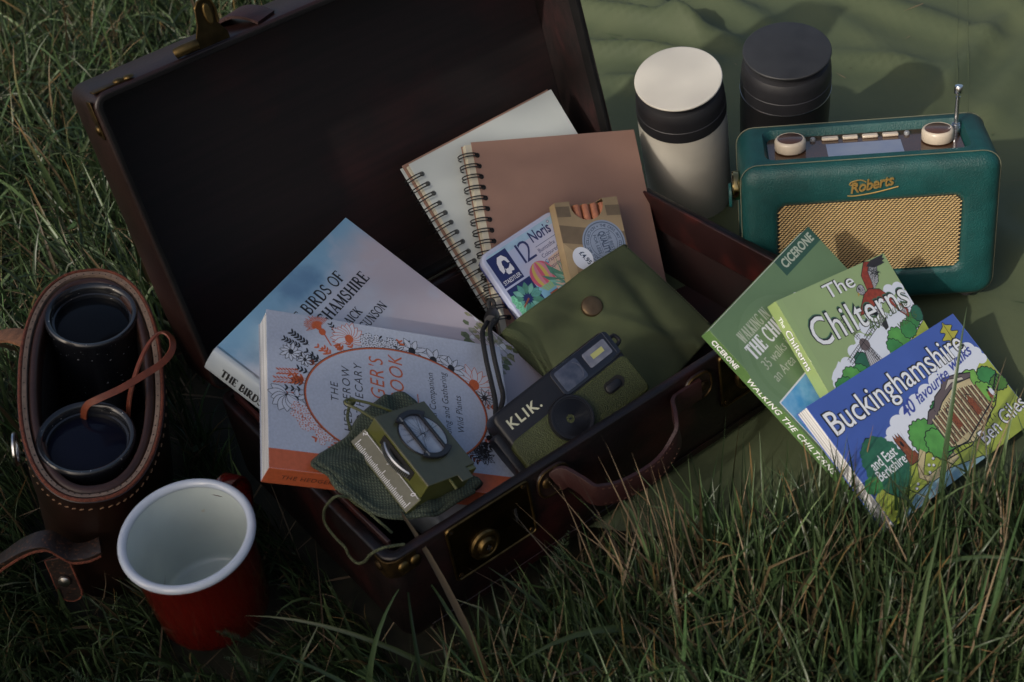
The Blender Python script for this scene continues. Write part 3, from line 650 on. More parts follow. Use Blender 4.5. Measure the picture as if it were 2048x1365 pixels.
SKYP = [mat('photo_sky_a', (.06, .30, .60), .35, vs=70, col2=(.22, .47, .70), coat=.3), mat('photo_hill', (.028, .045, .050), .4, .4, 200), mat('photo_wood', (.075, .048, .020), .4, vs=260, col2=(.03, .04, .014), coat=.3), mat('photo_field', (.17, .19, .055), .4, .25, 150, coat=.3), mat('photo_leaves', (.19, .05, .022), .4, vs=500, col2=(.03, .03, .012)), mat('photo_dark', (.022, .028, .012), .4, vs=300, col2=(.09, .05, .02))]
a.poly([(.012, .02), (1, .02), (1, .585), (.012, .585)], WHT)
a.poly([(.018, .36), (1, .36), (1, .578), (.018, .578)], SKYP[0])
a.poly([(.018, .36), (.2, .395), (.45, .42), (.7, .44), (1, .43), (1, .3), (.018, .3)], SKYP[1])
a.poly([(.018, .335), (.1, .362), (.25, .366), (.4, .385), (.6, .36), (1, .39), (1, .2), (.018, .2)], SKYP[2])
a.poly([(.018, .30), (.12, .275), (.3, .305), (.5, .28), (1, .3), (1, .12), (.018, .12)], SKYP[3])
a.poly([(.018, .245), (.08, .22), (.14, .232), (.3, .19), (1, .2), (1, .02), (.018, .02)], SKYP[5])
a.poly(blob(.09, .14, .10, .045, 12, .3, 4), SKYP[4]); a.poly(blob(.3, .1, .12, .05, 12, .3, 6), SKYP[4])
a.build('cover_print', fc)
a = Art(); a.text('CICERONE', (.008, -.0076), .0048, WHT, space=1.08, off=.03, fit=.027); a.text('WALKING THE CHILTERNS', (.046, -.0078), .0052, WHT, shear=.2, space=1.1, off=.008, fit=.094)
o = a.build('spine_print', sp); o.matrix_local = Matrix(((0, 0, -1, -.00062), (-1, 0, 0, h_), (0, 1, 0, 0), (0, 0, 0, 1)))

# --- drawn colours shared by the two illustrated guides
TR = [mat('drawn_tree_%d' % i, c, .4, .12, 120, coat=.2) for i, c in enumerate(((.05, .24, .06), (.10, .34, .065), (.025, .13, .07), (.18, .42, .07), (.08, .2, .03)))]
YG = mat('drawn_meadow', (.36, .43, .06), .4, .1, 60, coat=.2); CLD = mat('drawn_cloud', (.72, .76, .84), .4, coat=.2); TNA = mat('drawn_stone', (.56, .47, .26), .4, .1, 100); RFT = mat('drawn_roof', (.13, .10, .10), .4); BRK = mat('drawn_brick', (.22, .065, .025), .4, .3, 500)
LTR = mat('letter_white', (.80, .82, .84), .4, coat=.2)
def bigword(a, s, p, cap, rot, fit, shadow=None, lw=.055, sp=1.0):
    lw *= .62
    if shadow: a.text(s, (p[0] - .006, p[1] + .012), cap, shadow, rot, lw * .9, fit=fit * 1.015, space=sp)
    a.text(s, (p[0] - .003, p[1] + .003), cap, INK, rot, lw, fit=fit * 1.012, space=sp); a.text(s, p, cap, LTR, rot, .004, fit=fit, space=sp)
# --- the light green illustrated guide
mw, d = pose('chil'); d = (d[0], d[1], .0105); w_, h_, t_ = d
bk = thing('guide_book', 'light green illustrated guide with a windmill and a red kite, middle of three', 'book', mw, 'walking guides on the blanket')
LG = mat('chil_green', (.30, .41, .185), .4, .04, 30, coat=.2); LS = mat('chil_spine', (.22, .30, .11), .4, .05, 40, coat=.2)
fc, sp = paperback(bk, d, LG, LS, PGX, over=.0006)
LG2 = mat('chil_green_edge', (.31, .43, .19), .4)
a = Art(w_, h_)
a.poly([(0, 0), (.045, 0), (.045, 1), (0, 1)], LG2)
# cloud bank
cl = [(.07, .34)] + [p for x in range(12) for p in ((.07 + .078 * x, .40 + .026 * x + .028 * math.sin(x * 1.9)), (.11 + .078 * x, .435 + .026 * x + .025 * math.sin(x * 2.3)))] + [(1.0, .70), (1.0, .34), (.3, .2), (.09, .24)]
a.poly(cl, CLD)
for x, y, r in ((.10, .35, .045), (.16, .40, .05), (.24, .44, .05), (.34, .49, .05), (.44, .54, .05), (.53, .60, .055), (.62, .66, .05), (.70, .70, .05), (.78, .74, .05), (.87, .75, .05), (.95, .74, .05)): a.ell((x, y), r * w_, r * w_ * .8, CLD)
# fields and trees
a.poly([(.40, .0), (.42, .22), (.62, .30), (1.0, .47), (1.0, 0)], YG); a.stroke([(.40, .0), (.42, .22), (.62, .30), (1.0, .47)], .0006, INK)
def tree(cx, cy, rx, ry, m, sd, n=12, lw=.0007):
    p = blob(cx, cy, rx, ry, n, .16, sd); a.outl(p, m, INK, lw)
for cx, cy, r, m, sd in ((.92, .50, .05, 0, 1), (.98, .53, .045, 2, 2), (.72, .42, .08, 1, 3), (.84, .46, .055, 0, 4), (.66, .38, .06, 0, 5)): tree(cx, cy, r, r * 1.15, TR[m], sd)
for cx, cy, r, m, sd in ((.36, .38, .07, 2, 6), (.30, .34, .06, 0, 7), (.22, .34, .07, 1, 8), (.14, .30, .07, 0, 9), (.10, .22, .07, 1, 10), (.28, .25, .08, 3, 11), (.38, .27, .07, 0, 12), (.20, .17, .08, 0, 13), (.33, .15, .08, 1, 14), (.10, .10, .08, 3, 15), (.42, .12, .07, 2, 16), (.24, .05, .09, 0, 17)): tree(cx, cy, r, r * 1.1, TR[m], sd)
# windmill
a.outl([(.37, .24), (.51, .29), (.475, .47), (.415, .46)], mat('drawn_mill', (.52, .52, .55), .4), INK, .0007)
for k in range(5): a.stroke([(.385 + .024 * k, .245 + .009 * k), (.42 + .011 * k, .46)], .0005, INK)
a.poly([(.36, .235), (.52, .285), (.51, .32), (.365, .27)], RFT); a.poly(blob(.445, .50, .038, .045, 10, .05, 3), RFT)
for an in (.35, .35 + math.pi / 2, .35 + math.pi, .35 + 1.5 * math.pi):
    bx, by = .445 * w_, .515 * h_; c, s = math.cos(an), math.sin(an); Lh = .026
    A_ = [((bx + c * .005 - s * .0022) / w_, (by + s * .005 + c * .0022) / h_), ((bx + c * Lh - s * .0026) / w_, (by + s * Lh + c * .0026) / h_), ((bx + c * Lh + s * .0026) / w_, (by + s * Lh - c * .0026) / h_), ((bx + c * .005 + s * .0022) / w_, (by + s * .005 - c * .0022) / h_)]
    a.stroke(A_, .0005, INK, True); a.stroke([((bx) / w_, by / h_), ((bx + c * Lh) / w_, (by + s * Lh) / h_)], .0006, INK)
    for k in range(8):
        q = .007 + k * .0025; a.stroke([((bx + c * q - s * .0024) / w_, (by + s * q + c * .0024) / h_), ((bx + c * q + s * .0024) / w_, (by + s * q - c * .0024) / h_)], .0004, INK)
# red kite
KR = mat('kite_red', (.28, .045, .022), .4, .25, 300); KW = mat('kite_pale', (.50, .50, .52), .4, vs=900, col2=(.08, .08, .09)); KD = mat('kite_dark', (.03, .026, .028), .4)
a.outl([(.70, .80), (.72, .92), (.80, 1.0), (.86, .985), (.80, .93), (.78, .82)], KR, INK, .0007)
a.outl([(.76, .80), (.79, .93), (.85, .985), (.92, .985), (.88, .93), (.83, .84)], KW, INK, .0006)
a.poly([(.80, .965), (.86, .992), (.99, .995), (.965, .975), (.985, .965), (.95, .955), (.965, .94), (.93, .935), (.86, .935)], KD)
a.outl([(.66, .80), (.72, .82), (.80, .79), (.84, .73), (.78, .70), (.70, .70), (.60, .68), (.54, .68), (.58, .73)], KR, INK, .0007)
a.outl([(.60, .69), (.66, .68), (.74, .66), (.72, .59), (.66, .55), (.62, .60)], KW, INK, .0006); a.poly([(.66, .57), (.72, .60), (.70, .53), (.665, .52)], KD)
a.outl([(.80, .72), (.86, .70), (.93, .58), (.90, .53), (.85, .60)], KR, INK, .0006); a.poly([(.84, .69), (.875, .66), (.91, .585), (.90, .55), (.86, .60)], KW)
a.outl(blob(.655, .835, .035, .034, 8, .04, 2), KW, INK, .0006); a.ell((.645, .845), .0011, .0011, INK); a.poly([(.62, .83), (.605, .80), (.632, .815)], mat('kite_beak', (.45, .30, .05), .4))
for i in range(24): a.stroke([(.79 + .09 * R_.random(), .86 + .1 * R_.random()), (.80 + .09 * R_.random(), .86 + .1 * R_.random())], .0004, INK)
DT = mat('letter_shadow_green', (.055, .14, .085), .4)
bigword(a, 'The', (.375, .868), .0115, 0.02, .036, lw=.045)
bigword(a, 'Chilterns', (.105, .608), .0225, -.01, .118, DT, lw=.05, sp=1.05)
GI = mat('script_green', (.075, .13, .035), .4)
a.text('40', (.545, .545), .0098, GI, .1, .0, .3); a.text('favourite', (.655, .575), .0072, GI, .1, -.008, .35, fit=.040); a.text('walks', (.765, .485), .0072, GI, .1, -.008, .35, fit=.027)
a.build('cover_print', fc)
a = Art(); a.text('The', (.012, -.0072), .0036, WHT, off=.01); a.text('Chilterns', (.023, -.0078), .0056, INK, off=.03, fit=.0345); a.text('Chilterns', (.023, -.0078), .0056, WHT, off=.005, fit=.034)
for k in range(7): a.outl([(x * 1, y * 1) for x, y in blob(.088 + .006 * k, -.006 - .004 * (k % 2), .006, .0055, 9, .16, k)], TR[(k * 2) % 4], INK, .0005)
o = a.build('spine_print', sp); o.matrix_local = Matrix(((0, 0, -1, -.00062), (-1, 0, 0, h_), (0, 1, 0, 0), (0, 0, 0, 1)))

# --- the blue illustrated guide
mw, d = pose('buck'); w_, h_, t_ = d
bk = thing('guide_book', 'blue illustrated guide showing a temple among trees, frontmost, behind tall grass', 'book', mw, 'walking guides on the blanket')
BC = mat('buck_blue', (.058, .112, .40), .38, .06, 20, coat=.2)
fc, sp = paperback(bk, (w_, h_, t_ + .004), BC, BC, PGX, over=.0006, spine='x1')
a = Art(w_, h_)
a.poly([(0, 0), (1, 0), (1, .60), (.93, .62), (.60, .45), (.30, .30), (.10, .30), (0, .22)], YG)
# cloud
for x, y, r in ((.20, .40, .035), (.245, .47, .04), (.29, .52, .035), (.345, .56, .04), (.42, .58, .04), (.50, .61, .04), (.58, .63, .04), (.67, .65, .045), (.75, .68, .045), (.83, .71, .045), (.90, .70, .04), (.96, .66, .035), (.97, .60, .03), (.78, .70, .05), (.86, .72, .05), (.93, .71, .045), (.30, .44, .05), (.40, .50, .055), (.52, .54, .06), (.64, .58, .06), (.76, .62, .06), (.88, .64, .05), (.32, .36, .04)): a.ell((x, y), r * w_ * 1.1, r * w_ * .75, CLD)
a.poly([(.20, .36), (.30, .50), (.45, .58), (.70, .65), (.92, .70), (.97, .60), (.80, .48), (.50, .38), (.30, .28)], CLD)
a.poly([(0, 0), (.06, .0), (.18, .08), (.38, .10), (.60, .03), (.64, 0)], mat('drawn_water', (.16, .34, .46), .4, vs=80, col2=(.30, .46, .50), coat=.2)); a.stroke([(.0, .02), (.18, .085), (.38, .105), (.62, .02)], .0007, INK)
tree(.58, .46, .06, .07, TR[0], 23, 14, .0009); tree(.78, .50, .11, .085, TR[3], 22, 16, .0009); tree(.93, .46, .055, .075, TR[0], 24, 14, .0009); tree(.42, .38, .075, .115, TR[1], 21, 16, .0009); tree(.96, .38, .045, .06, TR[4], 25, 12, .0009); tree(.46, .27, .07, .10, TR[1], 26, 14, .0009); tree(.86, .38, .05, .08, TR[3], 27, 12, .0009)
# church tower and wall
a.outl([(.255, .26), (.335, .26), (.325, .335), (.315, .335), (.31, .46), (.305, .50), (.298, .465), (.29, .505), (.282, .465), (.275, .505), (.268, .46), (.272, .335), (.25, .33)], BRK, INK, .0008)
a.ell((.29, .42), .0014, .0026, INK)
# meadow path
P_ = [(.36, .30), (.30, .22), (.27, .16), (.30, .11), (.38, .11), (.50, .14)]
a.stroke(P_, .0065, INK); a.stroke(P_, .0052, TNA)
for x, y in ((.34, .19), (.36, .17), (.32, .145), (.23, .13), (.21, .11), (.38, .21)): a.ell((x, y), .0018, .0013, INK); a.ell((x, y + .003), .0014, .0010, WHT)
# temple
a.outl([(.50, .30), (.50, .46), (.60, .545), (.72, .60), (.84, .56), (.82, .40), (.84, .36), (.80, .22), (.64, .13), (.50, .20)], TNA, INK, .0009)
a.outl([(.47, .43), (.52, .50), (.56, .50), (.60, .56), (.66, .585), (.70, .64), (.78, .61), (.86, .56), (.84, .53), (.74, .555), (.62, .50), (.56, .45), (.49, .41)], RFT, INK, .0009)
a.outl([(.67, .555), (.725, .61), (.80, .57), (.80, .545), (.73, .575)], mat('drawn_pediment', (.55, .50, .42), .4), INK, .0007)
for k in range(13):
    x = .505 + .026 * k; y0 = .20 + .004 * k - (.03 if 4 < k < 10 else 0); y1 = .435 + .010 * min(k, 8) - .012 * max(0, k - 9)
    a.poly([(x, y0), (x + .012, y0 + .004), (x + .012, y1 + .004), (x, y1)], mat('drawn_column', (.62, .55, .33), .4)); a.stroke([(x, y0), (x, y1)], .0008, INK); a.stroke([(x + .012, y0), (x + .012, y1)], .0006, INK)
    a.poly([(x + .014, y0), (x + .024, y0), (x + .024, y1 - .01), (x + .014, y1 - .01)], mat('drawn_shade', (.22, .12, .06), .4, .4, 300))
for x in (.60, .74): a.poly([(x, .27), (x + .035, .28), (x + .035, .40), (x + .018, .43), (x, .40)], BRK); a.stroke(_arc(x + .018, .40, .019, .045, 0, 180, 8), .0008, INK)
for k in range(16): a.stroke([(.44 + .025 * k, .185 - .003 * k if k < 6 else .165 + .006 * (k - 6)), (.44 + .025 * k, .145 - .004 * k if k < 6 else .13 + .006 * (k - 6))], .0008, INK)
a.stroke([(.43, .19), (.60, .165), (.86, .30), (.99, .46)], .0012, INK); a.stroke([(.43, .15), (.60, .125), (.86, .26), (.99, .42)], .0010, INK)
for k in range(10): a.stroke([(.83 + .016 * k, .30 + .016 * k), (.83 + .016 * k, .25 + .017 * k)], .0008, INK)
for i in range(70):
    x = .50 + .34 * R_.random(); y = .2 + .28 * R_.random(); a.stroke([(x, y), (x + .006 * R_.random(), y + .03 * R_.random())], .0005, INK)
for x, y, c in ((.875, .34, BRK), (.892, .355, CLD)): a.ell((x, y), .0022, .0038, c); a.ell((x, y + .04), .0012, .0012, INK)
# dark tree with the sub-title
a.outl([(.10, .15), (.07, .21), (.055, .30), (.07, .37), (.06, .42), (.085, .46), (.10, .55), (.15, .595), (.20, .55), (.21, .50), (.25, .47), (.255, .41), (.24, .37), (.265, .33), (.25, .27), (.20, .22), (.165, .17), (.14, .10), (.12, .10)], TR[2], INK, .0009)
for k in range(14): a.poly(blob(.155 + .085 * math.cos(.45 * k), .37 + .17 * math.sin(.45 * k), .026, .045, 8, .18, 40 + k), TR[2])
a.poly(blob(.035, .30, .04, .06, 9, .15, 60), TR[0])
a.text('and East', (.085, .372), .0078, LTR, .03, .012, fit=.030); a.text('Berkshire', (.078, .290), .0078, LTR, .03, .012, fit=.0345)
# oak leaf
OL = mat('drawn_leaf', (.42, .40, .055), .4, .1, 100)
lf = []
for k in range(40):
    t = k / 39; y = .80 + .20 * t * .98; ww = .040 * math.sin(math.pi * min(1, t * .9 + .08)) * (1 + .45 * math.sin(t * 19)); lf.append((ww, y))
a.outl([(.895 + x + .08 * (y - .8), y - .012) for x, y in lf] + [(.895 - x + .08 * (y - .8), y - .012) for x, y in reversed(lf)], OL, INK, .0006); a.stroke([(.885, .74), (.90, .83), (.91, .97)], .0006, INK)
bigword(a, 'Buckinghamshire', (.030, .715), .0185, .0, .172, None, lw=.06)
PB = mat('script_blue', (.045, .07, .33), .4)
a.text('40', (.395, .545), .0105, PB, .10, .015, .3); a.text('favourite', (.500, .575), .0086, PB, .10, .012, .38, fit=.048); a.text('walks', (.770, .640), .0086, PB, .10, .012, .38, fit=.033)
bigword(a, 'Ben Giles', (.665, .06), .0115, .10, .066, None, lw=.05)
a.build('cover_print', fc)
# ------------------------------------------------------------------ spiral notebooks
WIRE = mat('black_wire', (.012, .012, .013), .35, metal=.0, spec=.6)
def ring_mesh(t, xh=.0088):
    q = MB(); cx, cz, rx, rz = .0025, -t / 2, .0086, t / 2 + .0042
    A0 = [(cx + rx * math.cos(math.radians(a)), cz + rz * math.sin(math.radians(a))) for a in range(40, 330, 12)]
    P = [(x, -.0013, z) for x, z in A0]; Q = [(x, .0013, z) for x, z in A0]
    e = A0[0]; loop = [(e[0] + .0010, -.0006, e[1] - .0016), (e[0] + .0010, .0006, e[1] - .0016)]
    q.tube(list(reversed(P)) + loop + Q, .00058, 6); return q
def notebook(name, label, pk, y0, layers, rings, hole):
    mw, d = pose(pk); w_, h_, t_ = d
    nb = thing(name, label, 'notebook', mw, 'notebooks leaning in the lid')
    for nm, m, x0, x1, ya, yb, z0, z1 in layers(w_, h_, t_):
        q = MB(); q.box(x0, x1, y0 + ya, h_ - yb, z0, z1); q.build(nm, m, nb, bevel=.0002)
    first = None
    hq = MB(); hq.lathe([(.0023, 0), (.0021, .00004)], 14, (0, 0, 0), cap0=False)
    hole0 = None
    for i in range(rings):
        y = .1872 - i * .00972
        if y < y0 + .008: break
        if first is None:
            first = ring_mesh(t_).build('binding_ring', WIRE, nb, smooth=True); first.location = (0, y, 0)
            hole0 = hq.build('punched_hole', hole, nb); hole0.location = (.0098, y, .00012)
        else:
            inst(first, nb, (0, y + random.uniform(-.0003, .0003), 0)); inst(hole0, nb, (.0098, y, .00012))
    return nb
KR_ = mat('kraft_cover', (.26, .150, .110), .62, .05, 25, bump=.08, bs=900); PW = mat('drawing_paper', (.46, .49, .47), .75, .03, 15); PC = mat('cream_pages', (.56, .50, .34), .8, .08, 200); PCE = pages('notebook_page_edges', (.60, .56, .44), 2, 2600)
notebook('spiral_notebook', 'spiral notebook folded open at a blank white page, behind the brown one', 'nbw', 0.0,
    lambda w, h, t: [('page', PW, .0036, w, 0, 0, -.0006, 0), ('page_block', PCE, .0018, w - .001, .001, .0012, -.0044, -.00063), ('cover', KR_, -.0006, w - .0005, 0, -.0022, -.0056, -.0048), ('back_page', PW, -.0030, w - .001, 0, -.0006, -.0068, -.0062)], 19, mat('hole_grey', (.10, .105, .10), .8))
notebook('spiral_notebook', 'brown card covered spiral notebook propped behind the pencil tin', 'nbb', .026,
    lambda w, h, t: [('cover', KR_, .0062, w, 0, 0, -.0007, 0), ('page_block', PCE, .0004, w - .001, .001, .002, -t + .0008, -.00075), ('back_cover', KR_, -.0006, w, 0, .001, -t, -t + .0007)], 17, DARK)
# ------------------------------------------------------------------ pencil tin
mw, d = pose('tin'); w_, h_, t_ = .086, d[1], d[2]
tn = thing('pencil_tin', 'flat white and navy tin of coloured pencils sticking out of the green pouch', 'tin', mw)
TW = mat('tin_white', (.46, .50, .66), .22, .04, 20, coat=.4); TB = mat('tin_blue', (.022, .045, .26), .28, coat=.4); NV = mat('print_navy', (.016, .024, .11), .3, coat=.4)
q = MB(); q.loft([[(x, y, z) for x, y in rrect(i, w_ - i, i, h_ - i, .009, 6)] for i, z in ((.001, -t_), (.0008, -t_ + .001), (.0008, -.0066))]); q.build('tray', TB, tn, smooth=True, angle=40)
q = MB(); q.loft([[(x, y, z) for x, y in rrect(i, w_ - i, i, h_ - i, .009, 6)] for i, z in ((0, -.0064), (0, -.0016), (.0005, -.0006), (.0016, 0), (.0030, -.0003), (.0036, -.0003))]); ld = q.build('lid', TW, tn, smooth=True, angle=30)
a = Art(.15, h_, -.0002); w_ = .15
LB = mat('tin_lilac', (.40, .47, .68), .25, vs=25, col2=(.52, .50, .60), coat=.4); SKB = mat('tin_sky', (.20, .42, .60), .25, .1, 60, coat=.4); PEA = mat('tin_peach', (.55, .42, .36), .25, coat=.4)
a.poly([(.028, .03), (.552, .03), (.552, .968), (.028, .968)], LB)
a.poly([(.028, .915), (.552, .915), (.552, .968), (.028, .968)], mat('tin_aqua', (.34, .50, .64), .25, .1, 80, coat=.4))
a.poly([(.03, .705), (.172, .705), (.172, .952), (.03, .952)], NV)
a.poly([(.03, .03), (.36, .03), (.36, .69), (.03, .69)], NV); a.poly([(.20, .03), (.552, .03), (.552, .66), (.30, .72), (.20, .69)], SKB); a.poly([(.30, .5), (.552, .5), (.552, .74), (.36, .72)], PEA)
# helmet emblem and brand line
a.poly([(.075, .80), (.068, .84), (.075, .89), (.095, .925), (.125, .925), (.145, .89), (.148, .85), (.135, .855), (.125, .885), (.105, .885), (.098, .86), (.103, .82)], WHT)
a.poly([(.103, .82), (.128, .825), (.145, .845), (.15, .80), (.145, .785), (.128, .79), (.122, .775), (.10, .78), (.095, .80)], WHT); a.stroke([(.092, .80), (.105, .862), (.13, .872)], .0007, NV); a.poly([(.112, .825), (.122, .838), (.13, .83), (.12, .818)], NV)
a.text('STAEDTLER', (.042, .725), .0036, WHT, fit=.0182, off=.01)
a.text('1', (.186, .775), .0188, NV, off=-.012); a.text('2', (.232, .775), .0188, NV, off=-.012); a.text('Noris', (.335, .872), .0098, NV, off=.02, fit=.0215); a.ell((.492, .945), .0013, .0013, NV); a.ell((.492, .945), .0009, .0009, LB); a.text('c', (.522, .872), .0098, NV)
a.stroke([(.335, .835), (.55, .835)], .0004, NV)
for i, s in enumerate(('Buntstifte', 'Coloured', 'Crayons', 'Lapices')): a.text(s, (.335, .785 - .047 * i), .0036, NV, xs=.9)
# balloon and leaves
bx, by, brx, bry = .275, .645, .0115, .0125
BAL = [mat('balloon_%d' % i, c, .3, coat=.3) for i, c in enumerate(((.55, .10, .16), (.55, .42, .10), (.55, .22, .28), (.25, .42, .20)))]
a.ell((bx, by), brx, bry, BAL[0])
for i in range(7):
    s0, s1 = -1 + 2 * i / 7, -1 + 2 * (i + 1) / 7
    a.poly([(bx + brx * s / w_ * math.cos(t), by + bry * math.sin(t) / h_) for s, t in [(s0, -1.5 + 3.0 * k / 10) for k in range(11)] + [(s1, 1.5 - 3.0 * k / 10) for k in range(11)]], BAL[i % 3])
a.poly([(bx - .06, .575), (bx + .06, .575), (bx + .03, .525), (bx - .03, .525)], BAL[3]); a.outl([(bx - .028, .505), (bx + .03, .505), (bx + .022, .455), (bx - .018, .455)], mat('balloon_basket', (.30, .075, .03), .4), NV, .0004)
for k in range(6): a.stroke([(bx - .05 + .02 * k, .575), (bx - .02 + .009 * k, .505)], .0003, SKB)
LF = [mat('tin_leaf_%d' % i, c, .3, .15, 200, coat=.3) for i, c in enumerate(((.10, .30, .27), (.16, .38, .32), (.07, .22, .16)))]
for k in range(13):
    an = .5 * k + .2; L = .0105; X, Y = .115 * w_ + .004 * math.cos(an), .56 * h_ + .004 * math.sin(an)
    P_ = [(X + s * L * math.cos(an) - ww * math.sin(an), Y + s * L * math.sin(an) + ww * math.cos(an)) for s, ww in [(i / 6, .0026 * math.sin(math.pi * i / 6)) for i in range(7)] + [(i / 6, -.0026 * math.sin(math.pi * i / 6)) for i in range(6, -1, -1)]]
    a.outl([(x / w_, y / h_) for x, y in P_], LF[k % 3], LF[2], .0004)
for k in range(16):
    an = .8 + .12 * k; X, Y = (.36 + .02 * (k % 4)) * w_, (.47 + .02 * (k % 3)) * h_; L = .012 + .004 * (k % 3)
    a.poly([(X / w_, Y / h_), ((X + L * math.cos(an) - .002 * math.sin(an)) / w_, (Y + L * .6 * math.sin(an) + .002) / h_), ((X + L * 1.3 * math.cos(an)) / w_, (Y + L * 1.3 * math.sin(an)) / h_)], LF[k % 3])
a.stroke([(.03, .50), (.075, .53), (.12, .56)], .0016, mat('tin_branch', (.22, .07, .04), .4))
for k in range(9): a.poly(blob(.038 + .004 * (k % 3), .60 - .045 * k, .016, .03, 6, .3, k), mat('tin_bright_leaf', (.16, .48, .30), .3, .3, 500))
a.build('lid_print', ld)
# ------------------------------------------------------------------ box of pencils
mw, d = pose('pbox'); w_, h_, t_ = d
pb = thing('pencil_box', 'kraft card box of natural pencils with round blue sticker, in the green pouch', 'box', mw)
KB = mat('kraft_box', (.27, .20, .115), .65, .07, 60, bump=.1, bs=800); KB2 = mat('kraft_stripe', (.135, .100, .062), .6, .1, 90); KB3 = mat('kraft_pale', (.36, .27, .15), .6, .08, 80)
nx0, nx1 = .0140, .0460; nr = (nx1 - nx0) / 2; ncx = (nx0 + nx1) / 2
front = [(0, 0), (w_, 0), (w_, h_), (nx1, h_)] + [(ncx + nr * math.cos(a_), h_ - .003 + nr * .95 * math.sin(a_)) for a_ in (-math.pi * i / 14 for i in range(15))] + [(nx0, h_), (0, h_)]
q = MB(); q.loft([[(x, y, 0) for x, y in front], [(x, y, -.0007) for x, y in front]]); fp = q.build('front_panel', KB, pb)
q = MB(); q.box(0, w_, 0, h_, -t_, -t_ + .0007); q.build('back_panel', KB, pb)
for x0 in (0, w_ - .0007):
    q = MB(); q.box(x0, x0 + .0007, 0, h_, -t_ + .0007, -.0007); q.build('side_panel', KB3, pb)
for x0, x1 in ((.0007, nx0 + .001), (nx1 - .001, w_ - .0007)):
    q = MB(); q.box(x0, x1, h_ - .0007, h_, -t_ + .0007, -.0007); q.build('top_flap', KB, pb)
PN = mat('pencil_wood', (.42, .165, .085), .4, vs=300, col2=(.34, .13, .07), coat=.2)
for k in range(7):
    x = .0055 + .0082 * k; q = MB(); q.lathe([(.0038, 0), (.0038, .088), (.0034, .0886)], 12, (x, .0085, -.0052), (0, 1, 0)); pe = q.build('pencil', PN, pb, smooth=True, angle=40)
a = Art()
for y0, y1, m, sk in ((.083, .0925, KB2, .004), (.052, .068, KB2, .012), (.018, .030, KB2, .008)):
    for x0, x1 in ((0, nx0 - .001), (nx1 + .001, w_)) if y0 > .08 else ((0, w_),):
        a.poly([(x0, y0 + sk * (1 - x0 / w_)), (x1, y0 + sk * (1 - x1 / w_)), (x1, y1 + sk * (1 - x1 / w_)), (x0, y1 + sk * (1 - x0 / w_))], m)
a.poly([(0, .030), (.008, .036), (.008, .056), (0, .064)], KB3)
STK = mat('sticker_blue', (.20, .245, .33), .5, .04, 100); STD = mat('sticker_ink', (.035, .055, .10), .5)
sx_, sy_, sr_ = .0385, .0600, .0205
a.ell((sx_, sy_), sr_, sr_, STK, n=48)
for r, lw in ((.0188, .0005), (.0182, .0003), (.0128, .0004)): a.stroke([(sx_ + r * math.cos(t), sy_ + r * math.sin(t)) for t in (2 * math.pi * i / 48 for i in range(48))], lw, STD, True)
ring = 'THE CASS ART COLLECTION * '
for rep, a0 in ((ring * 2, 88),):
    for i, ch in enumerate(rep):
        an = math.radians(a0 - 360 * i / len(rep)); p = (sx_ + .0143 * math.cos(an), sy_ + .0143 * math.sin(an))
        if ch == '*': a.ell((sx_ + .0155 * math.cos(an), sy_ + .0155 * math.sin(an)), .0006, .0006, STD)
        elif ch != ' ': a.text(ch, p, .0026, STD, an - math.pi / 2, align='C', off=.01)
rt_ = -1.42
def rp_(u, v): return (sx_ + u * math.cos(rt_) - v * math.sin(rt_), sy_ + u * math.sin(rt_) + v * math.cos(rt_))
a.text('THE BEST', rp_(0, .0052), .0030, STD, rt_, align='C', off=.01); a.text('QUALITY', rp_(0, -.0022), .0058, STD, rt_, align='C', off=.03, fit=.0205); a.text('FOR LESS', rp_(0, -.0082), .0030, STD, rt_, align='C', off=.01)
for v in (.0042, -.0038): a.stroke([rp_(-.009, v), rp_(.009, v)], .0003, STD)
PS = mat('price_white', (.60, .64, .72), .5); a.ell((.0155, .0485), .0092, .0105, PS, .5); a.text('\u00a34.95', (.0125, .0535), .0042, STD, -1.0, off=.025, fit=.0135)
a.build('box_print', fp)
# ------------------------------------------------------------------ canvas pouch
CAN = weave('olive_canvas', (.072, .090, .038), 900, .85, .25, .22, 26)
def pouch_pt(u, v, off=0.0):
    TL, TRr, BR, BL = Vector((-.0085, -.0615, .0608)), Vector((.1150, .0085, .0782)), Vector((.178, -.058, .020)), Vector((.068, -.168, .016))
    p = TL * (1 - u) * (1 - v) + TRr * u * (1 - v) + BR * u * v + BL * (1 - u) * v
    n = Vector((.20, -.50, .84)).normalized()
    edge = (1 - abs(2 * u - 1) ** 5)
    h = .011 * edge * (math.sin(math.pi * min(1, .18 + v * .82))) ** .7 + .006 * math.exp(-((u - .62) / .16) ** 2) * math.exp(-((v - .22) / .25) ** 2)
    h += .0034 * fbm(u * 1.3 + v * .4, v * 1.1 - u * .3, 1.5, 2) * min(1, 5 * u, 5 * (1 - u)) + .003 * math.exp(-((u - .30 - .5 * v) / .05) ** 2) * min(1, v * 3)
    h += -.005 * math.exp(-((u - .80 + .1 * v) / .06) ** 2) * min(1, v * 2.5)
    h -= .008 * max(0, abs(2 * u - 1) - .92) / .08
    return p + n * (h + off)
q = MB(); NU, NV_ = 70, 70
for j in range(NV_ + 1):
    for i in range(NU + 1): q.v.append(tuple(pouch_pt(i / NU, j / NV_)))
for j in range(NV_):
    for i in range(NU):
        k = j * (NU + 1) + i; q.f.append((k, k + 1, k + NU + 2, k + NU + 1))
pouch = thing('canvas_pouch', 'olive green canvas pouch with brass snap holding pencils, behind the camera', 'pouch')
fl = q.build('front_panel', CAN, pouch, smooth=True, angle=180); sd = fl.modifiers.new('t', 'SOLIDIFY'); sd.thickness = .0012; sd.offset = -1
